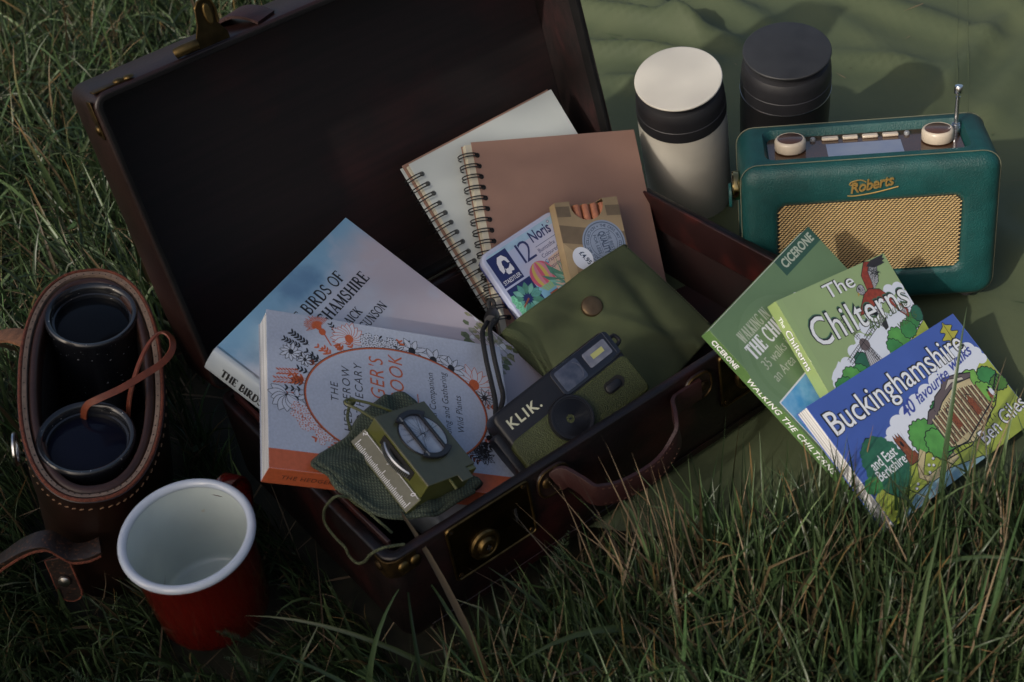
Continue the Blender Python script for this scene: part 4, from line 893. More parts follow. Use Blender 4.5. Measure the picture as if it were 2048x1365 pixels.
q = MB(); q.tube([pouch_pt(i / 60, .004, -.0004) for i in range(61)], .0009, 6); q.build('hem', CAN, fl, smooth=True)
q = MB(); q.loft([[pouch_pt(0, v, -.022) for v in (0, .33, .66, 1)], [pouch_pt(.5, v, -.034) for v in (0, .33, .66, 1)], [pouch_pt(1, v, -.022) for v in (0, .33, .66, 1)]], False, False, closed=False); bkp = q.build('back_panel', CAN, pouch, smooth=True, angle=180)
for u_ in (.035, .965):
    q = MB()
    for k in range(44):
        v_ = .03 + .02 * k; q.tube([pouch_pt(u_, v_, .0003), pouch_pt(u_, v_ + .011, .0003)], .00035, 4)
    q.build('stitching', mat('pouch_thread', (.12, .13, .07), .8), fl)['kind'] = 'stuff'
bc = pouch_pt(.47, .26); bn = Vector((.20, -.50, .84)).normalized()
q = MB(); q.lathe([(.0088, -.003), (.0092, .0008), (.0090, .0018), (.0080, .0025), (.0040, .0029), (.0003, .0030)], 32, bc + bn * .0018, bn, cap0=False); q.build('snap_button', mat('snap_brass', (.17, .115, .062), .42, vs=150, col2=(.12, .082, .046), metal=.7), fl, smooth=True, angle=60)
# ------------------------------------------------------------------ compact film camera
mw, d = pose('camera'); w_, h_, t_ = d
cm_ = thing('film_camera', 'small black and olive film camera lying against the front wall of the suitcase', 'camera', mw)
BP = mat('camera_black', (.0065, .007, .010), .45, .1, 200, bump=.1, bs=1500); LGR = mat('camera_leatherette', (.036, .045, .011), .55, .25, 500, bump=.9, bs=900); BG = mat('camera_gloss', (.008, .009, .014), .12, coat=.6)
def rb(x0, x1, y0, y1, z0, z1, r, e, n=5):
    q = MB(); q.loft([[(x, y, z) for x, y in rrect(x0 + i, x1 - i, y0 + i, y1 - i, max(r - i, .0005), n)] for i, z in ((e, z0), (e * .3, z0 + e * .3), (0, z0 + e), (0, z1 - e), (e * .3, z1 - e * .3), (e, z1))]); return q
bd = rb(0, w_, 0, h_, -t_, -.0006, .007, .003).build('body', BP, cm_, smooth=True, angle=50)
rb(-.0005, w_ + .0005, -.0005, .0345, -t_ + .003, .0, .006, .002).build('leatherette', LGR, bd, smooth=True, angle=50)
rb(.058, w_ - .001, .0352, h_ - .001, -.004, .0006, .004, .0008).build('window_panel', BG, bd, smooth=True)
VF = mat('viewfinder_glass', (.035, .045, .075), .08, vs=150, col2=(.075, .085, .12), coat=.8); FLH = mat('flash_diffuser', (.10, .11, .15), .15, vs=120, col2=(.17, .18, .22), coat=.7); FLY = mat('flash_tube', (.36, .37, .14), .3)
rb(.061, .0835, .0375, .0555, .0006, .0011, .002, .0002).build('viewfinder', VF, bd, smooth=True)
q = MB(); q.tube([(.0765 + .0058 * math.cos(t), .0465 + .0075 * math.sin(t), .0012) for t in (-1.2 + 2.4 * i / 16 for i in range(17))], .0003, 5); q.build('viewfinder_lens', mat('glass_rim', (.10, .11, .15), .2), bd, smooth=True)
fs = rb(.0885, .1115, .0405, .0535, .0006, .0012, .0015, .0002).build('flash', FLH, bd, smooth=True)
q = MB(); q.box(.0945, .1062, .0452, .0494, .0012, .0014); q.build('flash_tube', FLY, fs)
q = MB(); q.box(.1135, .1140, .038, .0575, .0006, .0009); q.build('panel_line', mat('panel_line', (.05, .055, .07), .3), bd)
q = MB(); q.loft([[(.0955 + x, .0200 + y, z) for x, y in rrect(-.0095, .0095, -.0050, .0050, .0049, 8)] for z in (-.0004, .0004)]); q.build('slider_well', DARK, bd, bevel=.0002)
q = MB(); q.loft([[(.0940 + x * k, .0195 + y * k, z) for x, y in rrect(-.0070, .0070, -.0036, .0036, .0035, 8)] for k, z in ((1, .0004), (1, .0016), (.85, .0022))]); q.build('slider', BP, bd, smooth=True, angle=50)
lx, ly = .0500, .0205
ln = MB(); ln.lathe([(.0176, -.001), (.0176, .0050), (.0171, .0060), (.0158, .0060), (.0154, .0052), (.0144, .0052)], 56, (lx, ly, 0), cap0=False, cap1=False); lno = ln.build('lens_barrel', BP, bd, smooth=True, angle=35)
prof = []
for k in range(16):
    r = .0144 - .0116 * k / 16; z = .0050 - .0050 * k / 16; prof += [(r, z), (r - .0002, z - .00038)]
ln = MB(); ln.lathe(prof + [(.0026, -.0008), (.0002, -.0008)], 56, (lx, ly, 0), cap0=False); ln.build('lens_cone', mat('lens_cone', (.006, .006, .008), .3, spec=.5), lno, smooth=True, angle=20)
q = MB(); q.lathe([(.0024, -.0006), (.0018, -.0001), (.0002, .0001)], 20, (lx, ly, 0), cap0=False); q.build('lens_glass', mat('lens_glass', (.004, .004, .006), .25), lno, smooth=True)
q = MB()
for k in range(48):
    t = 2 * math.pi * k / 48; q.box(-.0004, .0004, .0174, .0181, .0008, .0045)
    for i in range(len(q.v) - 8, len(q.v)): x, y, z = q.v[i]; q.v[i] = (lx + x * math.cos(t) - y * math.sin(t), ly + x * math.sin(t) + y * math.cos(t), z)
q.build('knurling', BP, lno)['kind'] = 'stuff'
q = MB(); q.tube(spline([(w_ - .001, .050, -.008), (w_ + .005, .050, -.007), (w_ + .006, .044, -.007), (w_ - .001, .042, -.008)], 6), .0016, 8); q.build('strap_lug', BP, bd, smooth=True)
rb(-.007, .002, .006, .046, -t_ + .004, -.006, .004, .002).build('winder_block', BP, bd, smooth=True)
a = Art(z0=.0000); a.text('KLIK.', (.0075, .0415), .0078, mat('print_cream', (.50, .50, .36), .5), space=1.22, off=.02, fit=.031); a.build('lettering', bd, (0, 0, -.0005))
# ------------------------------------------------------------------ compass
mw, d = pose('comp'); w_, h_, t_ = d
cp_ = thing('compass', 'olive green metal sighting compass lying on the grey book', 'compass', mw)
OG = mat('compass_enamel', (.062, .067, .036), .45, .08, 120, coat=.2); OGS = mat('compass_side', (.082, .088, .020), .30, .08, 120, coat=.2); RUL = mat('ruler_grey', (.110, .110, .078), .45, .06, 200); SIL = mat('chrome', (.62, .63, .65), .18, metal=1.0); BLKP = mat('black_paint', (.012, .013, .018), .4)
q = MB(); pl = [(0, 0), (.030, 0), (.030, -.006), (.042, -.006), (.042, .004), (w_, .004), (w_, h_), (0, h_)]
q.loft([[(x, y, -.0012) for x, y in pl], [(x, y, 0) for x, y in pl]]); tp = q.build('top_plate', OG, cp_, bevel=.0006)
q = MB(); q.box(.0004, w_ - .0004, .0004, h_ - .0004, -t_ - .0110, -.0012); bo = q.build('body', OGS, cp_, bevel=.0006)
q = MB(); q.loft([[(-.0080, y, -t_ - .0125), (.0006, y, -t_ - .0125), (.0006, y, -t_ + .0004), (-.0004, y, -t_ + .0002), (-.0086, y, -t_ - .0115)] for y in (-.0010, h_ + .0010)]); ru = q.build('ruler', OGS, bo, bevel=.0004)
sl = math.atan2(.0117, .0082)
a = Art(z0=.0001); a.poly([(.0003, 0), (.0138, 0), (.0138, h_ + .001), (.0003, h_ + .001)], RUL); a.stroke([(.0132, .001), (.0132, h_)], .0003, WHT)
for k in range(41):
    y = .003 + (h_ - .006) * k / 40; L = .0060 if k % 20 == 0 else (.0044 if k % 5 == 0 else .0032); a.stroke([(.0012, y), (.0012 + L, y)], .00050, WHT)
for s, y in (('0', .0070), ('1', h_ / 2 + .003), ('2', h_ - .001)): a.text(s, (.0108, y), .0036, WHT, -2.2, align='C')
o = a.build('ruler_print', ru); o.matrix_local = Matrix.Translation((-.0086, -.0002, -t_ - .0114)) @ Matrix.Rotation(-sl, 4, 'Y')
q = MB(); q.box(-.0002, .0004, .015, .052, -t_ + .0030, -.0032); q.build('wheel_slot', DARK, bo)
q = MB(); q.lathe([(.0150, -t_ + .0024), (.0270, -t_ + .0024), (.0270, -t_ + .0068), (.0262, -t_ + .0078), (.0236, -t_ + .0078), (.0232, -t_ + .0050)], 90, (.0215, .0335, 0), cap0=False, cap1=False); wh = q.build('bezel_wheel', mat('satin_silver', (.50, .51, .52), .34, metal=1.0), bo, smooth=True, angle=15)
q = MB()
for k in range(120):
    t = 2 * math.pi * k / 120; cx, cy = .0215 + .0271 * math.cos(t), .0335 + .0271 * math.sin(t); q.add([(cx - .0003 * math.sin(t), cy + .0003 * math.cos(t), -t_ + .0029), (cx + .0003 * math.sin(t), cy - .0003 * math.cos(t), -t_ + .0029), (cx + .0003 * math.sin(t), cy - .0003 * math.cos(t), -t_ + .0066), (cx - .0003 * math.sin(t), cy + .0003 * math.cos(t), -t_ + .0066)], [(0, 1, 2, 3)])
q.build('knurling', DARK, wh)['kind'] = 'stuff'
gx, gy, gr = .0268, .0395, .0195
GLS = mat('compass_glass', (.23, .26, .33), .08, vs=60, col2=(.36, .39, .45), coat=.8)
q = MB(); q.lathe([(gr, 0), (gr, .0005), (gr - .0006, .0007)], 56, (gx, gy, 0), cap0=False); wn = q.build('window', GLS, tp, smooth=True, angle=30)
q = MB(); q.tube([(gx + gr * math.cos(t), gy + gr * math.sin(t), .0004) for t in (2 * math.pi * i / 56 for i in range(56))], .0006, 6, closed=True); q.build('window_rim', BLKP, tp, smooth=True)
a = Art(z0=.0008)
for k in range(9):
    an = .4 + k * .35; a.stroke([(gx + gr * .9 * math.cos(an), gy + gr * .9 * math.sin(an)), (gx - gr * .3 * math.cos(an + .3), gy - gr * .3 * math.sin(an + .3))], .0002, INK)
a.stroke([(gx - .018, gy - .002), (gx + .018, gy + .004)], .0003, INK); a.stroke([(gx - .008, gy - .017), (gx + .006, gy + .017)], .0003, INK)
a.build('dial_lines', wn)
for sgn in (-1, 1):
    arc = [(gx + (gr + .0030) * math.cos(t), gy + sgn * (gr + .0030) * math.sin(t)) for t in (.85 + 1.44 * i / 12 for i in range(13))]; arc2 = [(gx + (gr - .0028) * math.cos(t), gy + sgn * (gr - .0012) * math.sin(t)) for t in (2.29 - 1.44 * i / 12 for i in range(13))]
    q = MB(); q.loft([[(x, y, .0009) for x, y in arc + arc2], [(x, y, .0032) for x, y in arc + arc2]]); q.build('sight_end', BLKP, tp, bevel=.0004)
    q = MB(); q.box(gx + sgn * .0092 - .0012, gx + sgn * .0092 + .0012, gy - .0185, gy + .0185, .0012, .0030); q.build('sight_bar', BLKP, tp, bevel=.0003)
for y in (gy - .0165, gy + .0165): q = MB(); q.tube([(gx - .0100, y - .002, .0026), (gx - .0100, y + .002, .0026)], .0010, 8); q.build('sight_pin', mat('pin_grey', (.16, .17, .18), .45), tp, smooth=True)
for yy in (-.002,): q = MB(); q.tube([(.024, yy - .006, -.004), (.024, yy + .004, -.003)], .0012, 8); q.build('hinge_pin', OGS, bo, smooth=True)
q = MB(); q.tube(spline([(.004, h_ - .002, -.004), (-.004, h_ + .010, -.003), (-.010, h_ + .020, -.004), (-.004, h_ + .022, -.004), (.010, h_ + .012, -.003), (.022, h_ + .002, -.004)], 6), .0011, 8); q.build('thumb_ring', OGS, bo, smooth=True)
# ------------------------------------------------------------------ cloth bag of the compass and its cord
BAGM = weave('bag_cloth', (.075, .096, .066), 150, .9, .9, .2, 60)
PLY = [(-.0938, -.17, .1109), (-.0800, -.1730, .1010), (-.0700, -.1960, .0890), (-.0560, -.2240, .0720), (-.0415, -.2330, .0600), (-.0565, -.2480, .0655), (-.0741, -.2700, .0735), (-.0945, -.2760, .0832), (-.1141, -.2770, .0928), (-.1325, -.2690, .1056), (-.146, -.2575, .1165), (-.1545, -.2475, .1232), (-.1490, -.236, .1238), (-.1318, -.2184, .1190), (-.1203, -.2001, .1180), (-.1052, -.1811, .1150)]
HN = Vector((.50352, -.26967, .82082))
loop = spline(PLY, 6, True); cen = sum(loop, Vector()) / len(loop)
q = MB(); RN = 16; n_ = len(loop)
for r in range(RN + 1):
    s = r / RN
    for i, p in enumerate(loop):
        b_ = cen.lerp(p, s * (1 + s * (.025 * math.sin(i * .31) + .012 * math.sin(i * .7)))); ang_ = i / n_ * 6.28
        h = .0012 + .0024 * fbm(b_.x * 1, b_.y * 1, 60, 3) * (1 - s * .4) + .0030 * math.exp(-((s - .93) / .05) ** 2) * (1 if 3 < i / 6 < 13 else .5) - .0022 * max(0, s - .96) / .04
        h += .0050 * math.sin(ang_ * 4 + s * 5) * s * s * (1 - s) * 3 + .0070 * fbm(math.cos(ang_) * 1.1, math.sin(ang_) * 1.1 + s * .8, 1.5, 2) * s
        q.v.append(tuple(b_ + HN * h))
for r in range(RN):
    for i in range(n_):
        j = (i + 1) % n_; q.f.append((r * n_ + i, r * n_ + j, (r + 1) * n_ + j, (r + 1) * n_ + i))
bag = thing('cloth_bag', 'dark green woven drawstring bag under the compass', 'bag')
bgo = q.build('bag_cloth', BAGM, bag, smooth=True, angle=180); sd = bgo.modifiers.new('t', 'SOLIDIFY'); sd.thickness = .0014; sd.offset = -1
q = MB(); q.tube([cen.lerp(p, 1 + .025 * math.sin((i + 28) * .31) + .012 * math.sin((i + 28) * .7)) + HN * (.0016 + .0075 * fbm(math.cos((i + 28) / n_ * 6.28) * 1.1, math.sin((i + 28) / n_ * 6.28) * 1.1 + .8, 1.5, 2)) for i, p in enumerate(loop[28:66])], [.0021 + .0007 * math.sin(i * .5) for i in range(38)], 8); q.build('rolled_hem', BAGM, bgo, smooth=True)
CRD = mat('braided_cord', (.10, .12, .055), .8, vs=1500, col2=(.022, .028, .014), lo=.42, hi=.58, bump=.8, bs=1500)
CP = spline([(-.1325, -.2690, .1050), (-.1406, -.2725, .1120), (-.1507, -.2623, .0958), (-.1570, -.2515, .0780), (-.1591, -.2487, .0635), (-.1528, -.2596, .0585), (-.1461, -.2711, .0590), (-.1441, -.2746, .0520), (-.1382, -.2845, .0545), (-.1300, -.2985, .0700), (-.1222, -.3110, .0890), (-.1120, -.3140, .0960), (-.0985, -.3085, .0900)], 10)
q = MB(); q.tube(CP, [.00100 + .0002 * (i % 2) for i in range(len(CP))], 7); q.build('drawstring', CRD, bag, smooth=True)
CP = spline([(-.1380, -.2610, .1060), (-.1350, -.2590, .0960), (-.1300, -.2660, .0950), (-.1230, -.2740, .0945), (-.1160, -.2810, .0900), (-.1080, -.2860, .0800)], 10)
q = MB(); q.tube(CP, [.00100 + .0002 * (i % 2) for i in range(len(CP))], 7); q.build('drawstring', CRD, bag, smooth=True)
CP = spline([(-.1225, -.1990, .1300), (-.1245, -.2030, .1330), (-.1275, -.2110, .1290), (-.1265, -.2190, .1235)], 8)
q = MB(); q.tube(CP, .0012, 7); q.build('drawstring', CRD, bag, smooth=True)
q = MB(); q.lathe([(.0005, -.003), (.0026, -.0022), (.0032, 0), (.0026, .0022), (.0005, .003)], 10, (-.1232, -.1985, .1325), (.3, .6, .2)); q.build('cord_knot', CRD, bag, smooth=True)
# ------------------------------------------------------------------ wrist strap of the camera
STB = mat('black_cord', (.006, .006, .007), .75, vs=900, col2=(.016, .016, .017), lo=.45, hi=.6, bump=.7, bs=1200)
ws = thing('wrist_strap', 'black double cord wrist strap with a plastic slider beside the camera', 'strap')
mid = [(-.0114, -.0352, .0690), (-.0120, -.0420, .0690), (-.0135, -.0510, .0690), (-.0160, -.0700, .0790), (-.0190, -.0980, .0935), (-.0195, -.1250, .0905), (-.0185, -.1480, .0830), (-.0180, -.1640, .0785), (-.0215, -.1790, .0760)]
side = Vector((.0024, .0006, .0002))
for sg in (-1, 1):
    q = MB(); q.tube(spline([Vector(p) + side * sg * (1.35 if 0 < i < 8 else .5) for i, p in enumerate(mid)], 10), .0020, 8); q.build('cord', STB, ws, smooth=True)
q = MB(); q.tube(spline([Vector(mid[0]) - side, Vector(mid[0]) + Vector((-.002, .004, .003)), Vector(mid[0]) + Vector((.0015, .0045, .003)), Vector(mid[0]) + side], 8), .0019, 8); q.build('cord', STB, ws, smooth=True)
q = MB(); q.tube([Vector((-.0118, -.0425, .0690)), Vector((-.0122, -.0470, .0690)), Vector((-.0140, -.0550, .0710)), Vector((-.0145, -.0585, .0728))], [.0050, .0064, .0064, .0050], 12); q.build('slider', mat('slider_plastic', (.010, .010, .012), .45), ws, smooth=True)
# ------------------------------------------------------------------ insulated flasks
def flask(label, c, n, body, lidm, band, line=None):
    n = Vector(n).normalized(); a = Vector((1, 0, 0)); a = (a - n * a.dot(n)).normalized(); b_ = n.cross(a)
    mw = Matrix(((a.x, b_.x, n.x, c[0]), (a.y, b_.y, n.y, c[1]), (a.z, b_.z, n.z, c[2]), (0, 0, 0, 1)))
    f = thing('flask', label, 'flask', mw @ Matrix.Translation((0, 0, -.165)), 'insulated flasks on the blanket')
    H_ = .165
    q = MB(); q.lathe([(.0372, 0), (.0396, .0012), (.0405, .004), (.0414, .10), (.0412, H_ - .0425)], 64); bo = q.build('body', body, f, smooth=True, angle=40)
    q = MB(); q.lathe([(.0412, H_ - .0424), (.0415, H_ - .0418), (.0413, H_ - .030), (.0408, H_ - .0296), (.0405, H_ - .0200), (.0398, H_ - .0150), (.0376, H_ - .0112), (.0335, H_ - .0098), (.0330, H_ - .0020)], 64, cap0=False); q.build('band', band, f, smooth=True, angle=25)
    q = MB(); q.lathe([(.0332, H_ - .0028), (.0385, H_ - .0027), (.0395, H_ - .0020), (.0397, H_ - .0010), (.0392, H_ - .0002), (.0384, H_), (.0002, H_)], 64); q.build('lid', lidm, f, smooth=True, angle=60)
    if line:
        q = MB(); q.tube([(.04145 * math.cos(t), .04145 * math.sin(t), H_ - .0424) for t in (2 * math.pi * i / 64 for i in range(64))], .0005, 6, closed=True); q.build('steel_line', line, f, smooth=True)
    return f
FB = mat('flask_band', (.016, .016, .019), .5, .1, 100)
flask('white flask with black neck band standing left of the radio', (.1902, .1319, .1579), (-.064, -.265, .956), grain(mat('flask_white', (.58, .55, .48), .42, .03, 25, bump=.08, bs=900), 40, 40, 40, .96, hi=1.02), mat('flask_lid_white', (.56, .54, .48), .45, .02, 25), FB)
flask('black flask standing behind the radio', (.2913, .1367, .163), (.0, -.20, .98), mat('flask_black', (.010, .010, .011), .38, .1, 60), grain(mat('flask_lid_black', (.023, .024, .026), .5, .12, 40), 60, 60, 60, .9, hi=1.08), FB, mat('steel', (.6, .6, .62), .25, metal=1.0))
# ------------------------------------------------------------------ radio
RW, RD, RH = .210, .090, .135
RM = M4([[.98252, .1828, .03525], [-.18558, .97672, .10764], [-.01475, -.1123, .99356]], (.31749, -.00571, .0045))
TEAL = mat('radio_leathercloth', (.006, .056, .054), .42, .14, 60, bump=.6, bs=900, spec=.45)
rd = thing('radio', 'green leathercloth portable radio with gold grille on the blanket', 'radio', RM)
def xz(x0, x1, z0, z1, r, y, n=6): return [(x, y, z) for x, z in rrect(x0, x1, z0, z1, r, n)]
L_ = []
for i, y in ((.012, RD / 2), (.006, RD / 2 - .0012), (.0022, RD / 2 - .0045), (0, RD / 2 - .010), (0, -RD / 2 + .010), (.0022, -RD / 2 + .0045), (.006, -RD / 2 + .0012), (.012, -RD / 2)):
    L_.append(xz(-RW / 2 + i, RW / 2 - i, i, RH - i, .015 - i * .8, y))
gx0, gx1, gz0, gz1 = -.0758, .0758, .0300, .1000
for i, y in ((-.0045, -RD / 2 - .0002), (-.001, -RD / 2 + .0006), (.0006, -RD / 2 + .0028), (.0008, -RD / 2 + .0042)):
    L_.append(xz(gx0 + i, gx1 - i, gz0 + i, gz1 - i, .0085, y))
q = MB(); q.loft(L_); cab = q.build('cabinet', TEAL, rd, smooth=True, angle=50)
cut = MB(); cut.loft([[(x, y, z) for x, y in rrect(-.0825 + i, .0825 - i, -.0275 + i, .0275 - i, .009, 6)] for i, z in ((.0022, RH - .0075), (.0006, RH - .0030), (-.0012, RH + .0002), (-.0030, RH + .0060))]); cu = cut.build('cutter', TEAL, rd)
bm_ = cab.modifiers.new('well', 'BOOLEAN'); bm_.object = cu; bm_.operation = 'DIFFERENCE'; bm_.solver = 'EXACT'
dg = bpy.context.evaluated_depsgraph_get(); me = bpy.data.meshes.new_from_object(cab.evaluated_get(dg)); cab.modifiers.clear(); cab.data = me; bpy.data.objects.remove(cu)
for p in me.polygons: p.use_smooth = True
try: me.set_sharp_from_angle(angle=math.radians(40))
except Exception: pass
PIP = mat('radio_piping', (.12, .125, .085), .5, .1, 200)
for y in (-RD / 2 + .0085, RD / 2 - .0085):
    q = MB(); q.tube(xz(-RW / 2 - .0001, RW / 2 + .0001, -.0001, RH + .0001, .0150, y), .00045, 6, closed=True); q.build('piping', PIP, rd, smooth=True)
GOLD = mat('gold_mesh', (.74, .55, .28), .30, .12, 300, metal=.45); GD = mat('grille_dark', (.02, .012, .006), .8)
q = MB(); q.loft([xz(gx0 + .0004, gx1 - .0004, gz0 + .0004, gz1 - .0004, .0085, -RD / 2 + .0040), xz(gx0 + .0004, gx1 - .0004, gz0 + .0004, gz1 - .0004, .0085, -RD / 2 + .0036)]); gb = q.build('grille_cloth', GD, rd)
q = MB(); px_, pz_ = .00335, .00188; y0 = -RD / 2 + .0024
nr_, nc_ = int((gz1 - gz0) / pz_), int((gx1 - gx0) / px_)
for r in range(nr_ + 1):
    for c in range(nc_ + 2):
        X = gx0 + c * px_ + (px_ / 2 if r % 2 else 0); Z = gz0 + .0006 + r * pz_
        # keep inside the rounded opening
        ix = max(0, abs(X) - (gx1 - .0085)); iz = max(0, (gz0 + .0085) - Z, Z - (gz1 - .0085))
        if math.hypot(ix, iz) > .0072: continue
        hx, hz = px_ * .56, pz_ * .50
        q.add([(X - hx, y0, Z - hz * .55), (X - hx * .2, y0 - .0002, Z - hz), (X + hx, y0 - .0001, Z + hz * .55), (X + hx * .2, y0 - .0002, Z + hz), (X - hx * .45, y0 - .0010, Z - hz * .1), (X + hx * .45, y0 - .0012, Z + hz * .25)],
              [(0, 1, 4), (1, 5, 4), (1, 2, 5), (2, 3, 5), (3, 4, 5), (3, 0, 4)])
q.build('grille', GOLD, rd, smooth=True, angle=70)['kind'] = 'stuff'
GB = mat('badge_gold', (.60, .38, .12), .30, metal=.7)
V, F = glyphs('Roberts', .012, .32, .92, .06); k_ = .0092 / CAP; x0_ = min(v[0] for v in V); x1_ = max(v[0] for v in V); kx = .036 / (x1_ - x0_); an = .17
q = MB(); q.add([(-.0165 + (v[0] * kx) * math.cos(an) - v[1] * k_ * math.sin(an), -RD / 2 - .0012 - v[2] * k_, .1085 + v[0] * kx * math.sin(an) + v[1] * k_ * math.cos(an)) for v in V], F); bdg = q.build('badge', GB, rd, smooth=True, angle=30)
q = MB(); q.tube(spline([(-.0185, -RD / 2 - .0012, .1065), (-.012, -RD / 2 - .0014, .1062), (.004, -RD / 2 - .0014, .1082), (.0225, -RD / 2 - .0012, .1122)], 6), .00055, 6); q.build('badge_underline', GB, bdg, smooth=True)
q = MB(); q.tube(spline([(-.0100, -RD / 2 - .0015, .1160), (-.0165, -RD / 2 - .0015, .1165), (-.0150, -RD / 2 - .0015, .1192), (-.0080, -RD / 2 - .0015, .1205), (-.0035, -RD / 2 - .0015, .1185)], 6), .00055, 6); q.build('badge_swash', GB, bdg, smooth=True)
pz = RH - .0072
q = MB(); q.loft([[(x, y, z) for x, y in rrect(-.0798, .0798, -.0248, .0248, .0075, 6)] for z in (pz - .0004, pz + .0008)]); pan = q.build('control_panel', mat('panel_brown', (.055, .026, .014), .16, .1, 30, coat=.5), rd)
q = MB(); q.box(-.031, .031, -.0180, .0070, pz + .0008, pz + .0011); q.build('display', mat('display_grey', (.16, .19, .28), .1, vs=30, col2=(.22, .24, .30), coat=.8), pan)
CRM = mat('cream_plastic', (.50, .43, .34), .35, .03, 60, coat=.15)
for x in (-.0610, .0605):
    q = MB(); q.lathe([(.0128, .0010), (.0132, .0016), (.0131, .0085), (.0124, .0100), (.0112, .0107), (.0106, .0104)], 44, (x, .0020, pz + .0008), cap0=False, cap1=True); kb = q.build('knob', CRM, pan, smooth=True, angle=50)
    q = MB(); q.lathe([(.0106, .0105), (.0102, .0108)], 40, (x, .0020, pz + .0008), cap0=False); q.build('knob_cap', mat('knob_brown', (.085, .040, .024), .25, coat=.4), kb, smooth=True)
for x0, x1 in ((-.0335, -.0195), (-.0160, -.0032), (.0004, .0135), (.0172, .0305)):
    q = MB(); q.box(x0, x1, .0132, .0182, pz + .0008, pz + .0034); q.build('button', CRM, pan, bevel=.0009)
for x in (-.0410, .0375):
    q = MB(); q.lathe([(.0023, .0006), (.0024, .0028), (.0018, .0036), (.0002, .0038)], 18, (x, .0160, pz), cap0=False); q.build('round_button', mat('grey_plastic', (.22, .23, .24), .3), pan, smooth=True)
CHR = SIL
q = MB(); q.lathe([(.0044, 0), (.0044, .002), (.0036, .0024), (.0042, .0030), (.0042, .0042), (.0032, .0046), (.0037, .0052), (.0037, .0062), (.0028, .0066), (.0032, .0072), (.0032, .0080), (.0024, .0084), (.0019, .0110), (.0017, .030), (.0020, .0305), (.0020, .0315), (.0013, .0318), (.0013, .0345), (.0034, .0347), (.0036, .0352), (.0036, .0405), (.0032, .0412), (.0003, .0413)], 24, (.0772, .0150, pz + .0008), (.03, .02, 1)); q.build('antenna', CHR, rd, smooth=True, angle=30)
q = MB(); q.lathe([(.0118, 0), (.0124, .0012), (.0124, .0050), (.0116, .0062), (.0040, .0066), (.0003, .0066)], 40, (-RW / 2 - .0004, -.022, .1105), (-1, 0, 0)); st = q.build('handle_stud', mat('polished_brass', (.42, .31, .13), .15, metal=1.0), rd, smooth=True, angle=30)
q = MB(); q.loft([[(-RW / 2 - .0072, -.022 + x, .1040 + z) for x, z in rrect(-.0085, .0085, -.0130, .0085, .0080, 6)], [(-RW / 2 - .0098, -.022 + x, .1040 + z) for x, z in rrect(-.0080, .0080, -.0125, .0080, .0076, 6)]]); q.build('handle_end', TEAL, rd, bevel=.0006)
for x in (-.085, .085):
    for y in (-.03, .03): q = MB(); q.lathe([(.006, -.0035), (.0062, 0)], 18, (x, y, 0)); q.build('foot', DARK, rd, smooth=True)
# ------------------------------------------------------------------ enamel mug
c = Vector((-.2522, -.2660, .0955)); n = Vector((.05, -.135, .99)).normalized(); a_ = Vector((1, 0, 0)); a_ = (a_ - n * a_.dot(n)).normalized(); b_ = n.cross(a_)
mug = thing('enamel_mug', 'red enamel mug with white inside and rim standing in the grass', 'mug', Matrix(((a_.x, b_.x, n.x, c.x), (a_.y, b_.y, n.y, c.y), (a_.z, b_.z, n.z, c.z), (0, 0, 0, 1))))
RED = mat('red_enamel', (.088, .005, .0035), .16, .06, 40, coat=.7); WEN = mat('white_enamel', (.50, .55, .63), .16, .03, 30, coat=.6)
q = MB(); q.lathe([(.0405, -.0885), (.0418, -.0875), (.0424, -.0855), (.0436, -.045), (.0448, -.0035), (.0449, -.0015)], 64, cap1=False); ob = q.build('outside', RED, mug, smooth=True, angle=50)
q = MB(); q.lathe([(.0446, -.0020), (.0440, -.0035), (.0428, -.045), (.0416, -.082), (.0396, -.0855), (.0360, -.0868), (.0002, -.0870)], 64, cap0=False); q.build('inside', mat('white_enamel_inside', (.52, .58, .56), .2, .04, 30, coat=.4), mug, smooth=True, angle=50)
q = MB(); q.tube([(.0462 * math.cos(t), .0462 * math.sin(t), -.0002) for t in (2 * math.pi * i / 72 for i in range(72))], .0034, 12, closed=True); q.build('rim', WEN, mug, smooth=True)
ha = math.radians(64); hx, hy = math.cos(ha), math.sin(ha)
q = MB(); q.tube(spline([(.044 * hx, .044 * hy, -.012), (.054 * hx, .054 * hy, -.010), (.068 * hx, .068 * hy, -.018), (.073 * hx, .073 * hy, -.036), (.067 * hx, .067 * hy, -.056), (.054 * hx, .054 * hy, -.067), (.043 * hx, .043 * hy, -.069)], 7), 0, flat=(.0070, .0020), up=(hx, hy, .01)); q.build('handle', RED, mug, smooth=True, angle=60)
a = Art(z0=0); a.poly(blob(0, 0, .0028, .0017, 7, .3, 3), mat('mug_stain', (.44, .43, .36), .3)); o = a.build('chip', mug); o.matrix_local = Matrix.Translation((.006, .0429, -.0300)) @ Matrix.Rotation(math.pi / 2, 4, 'X')
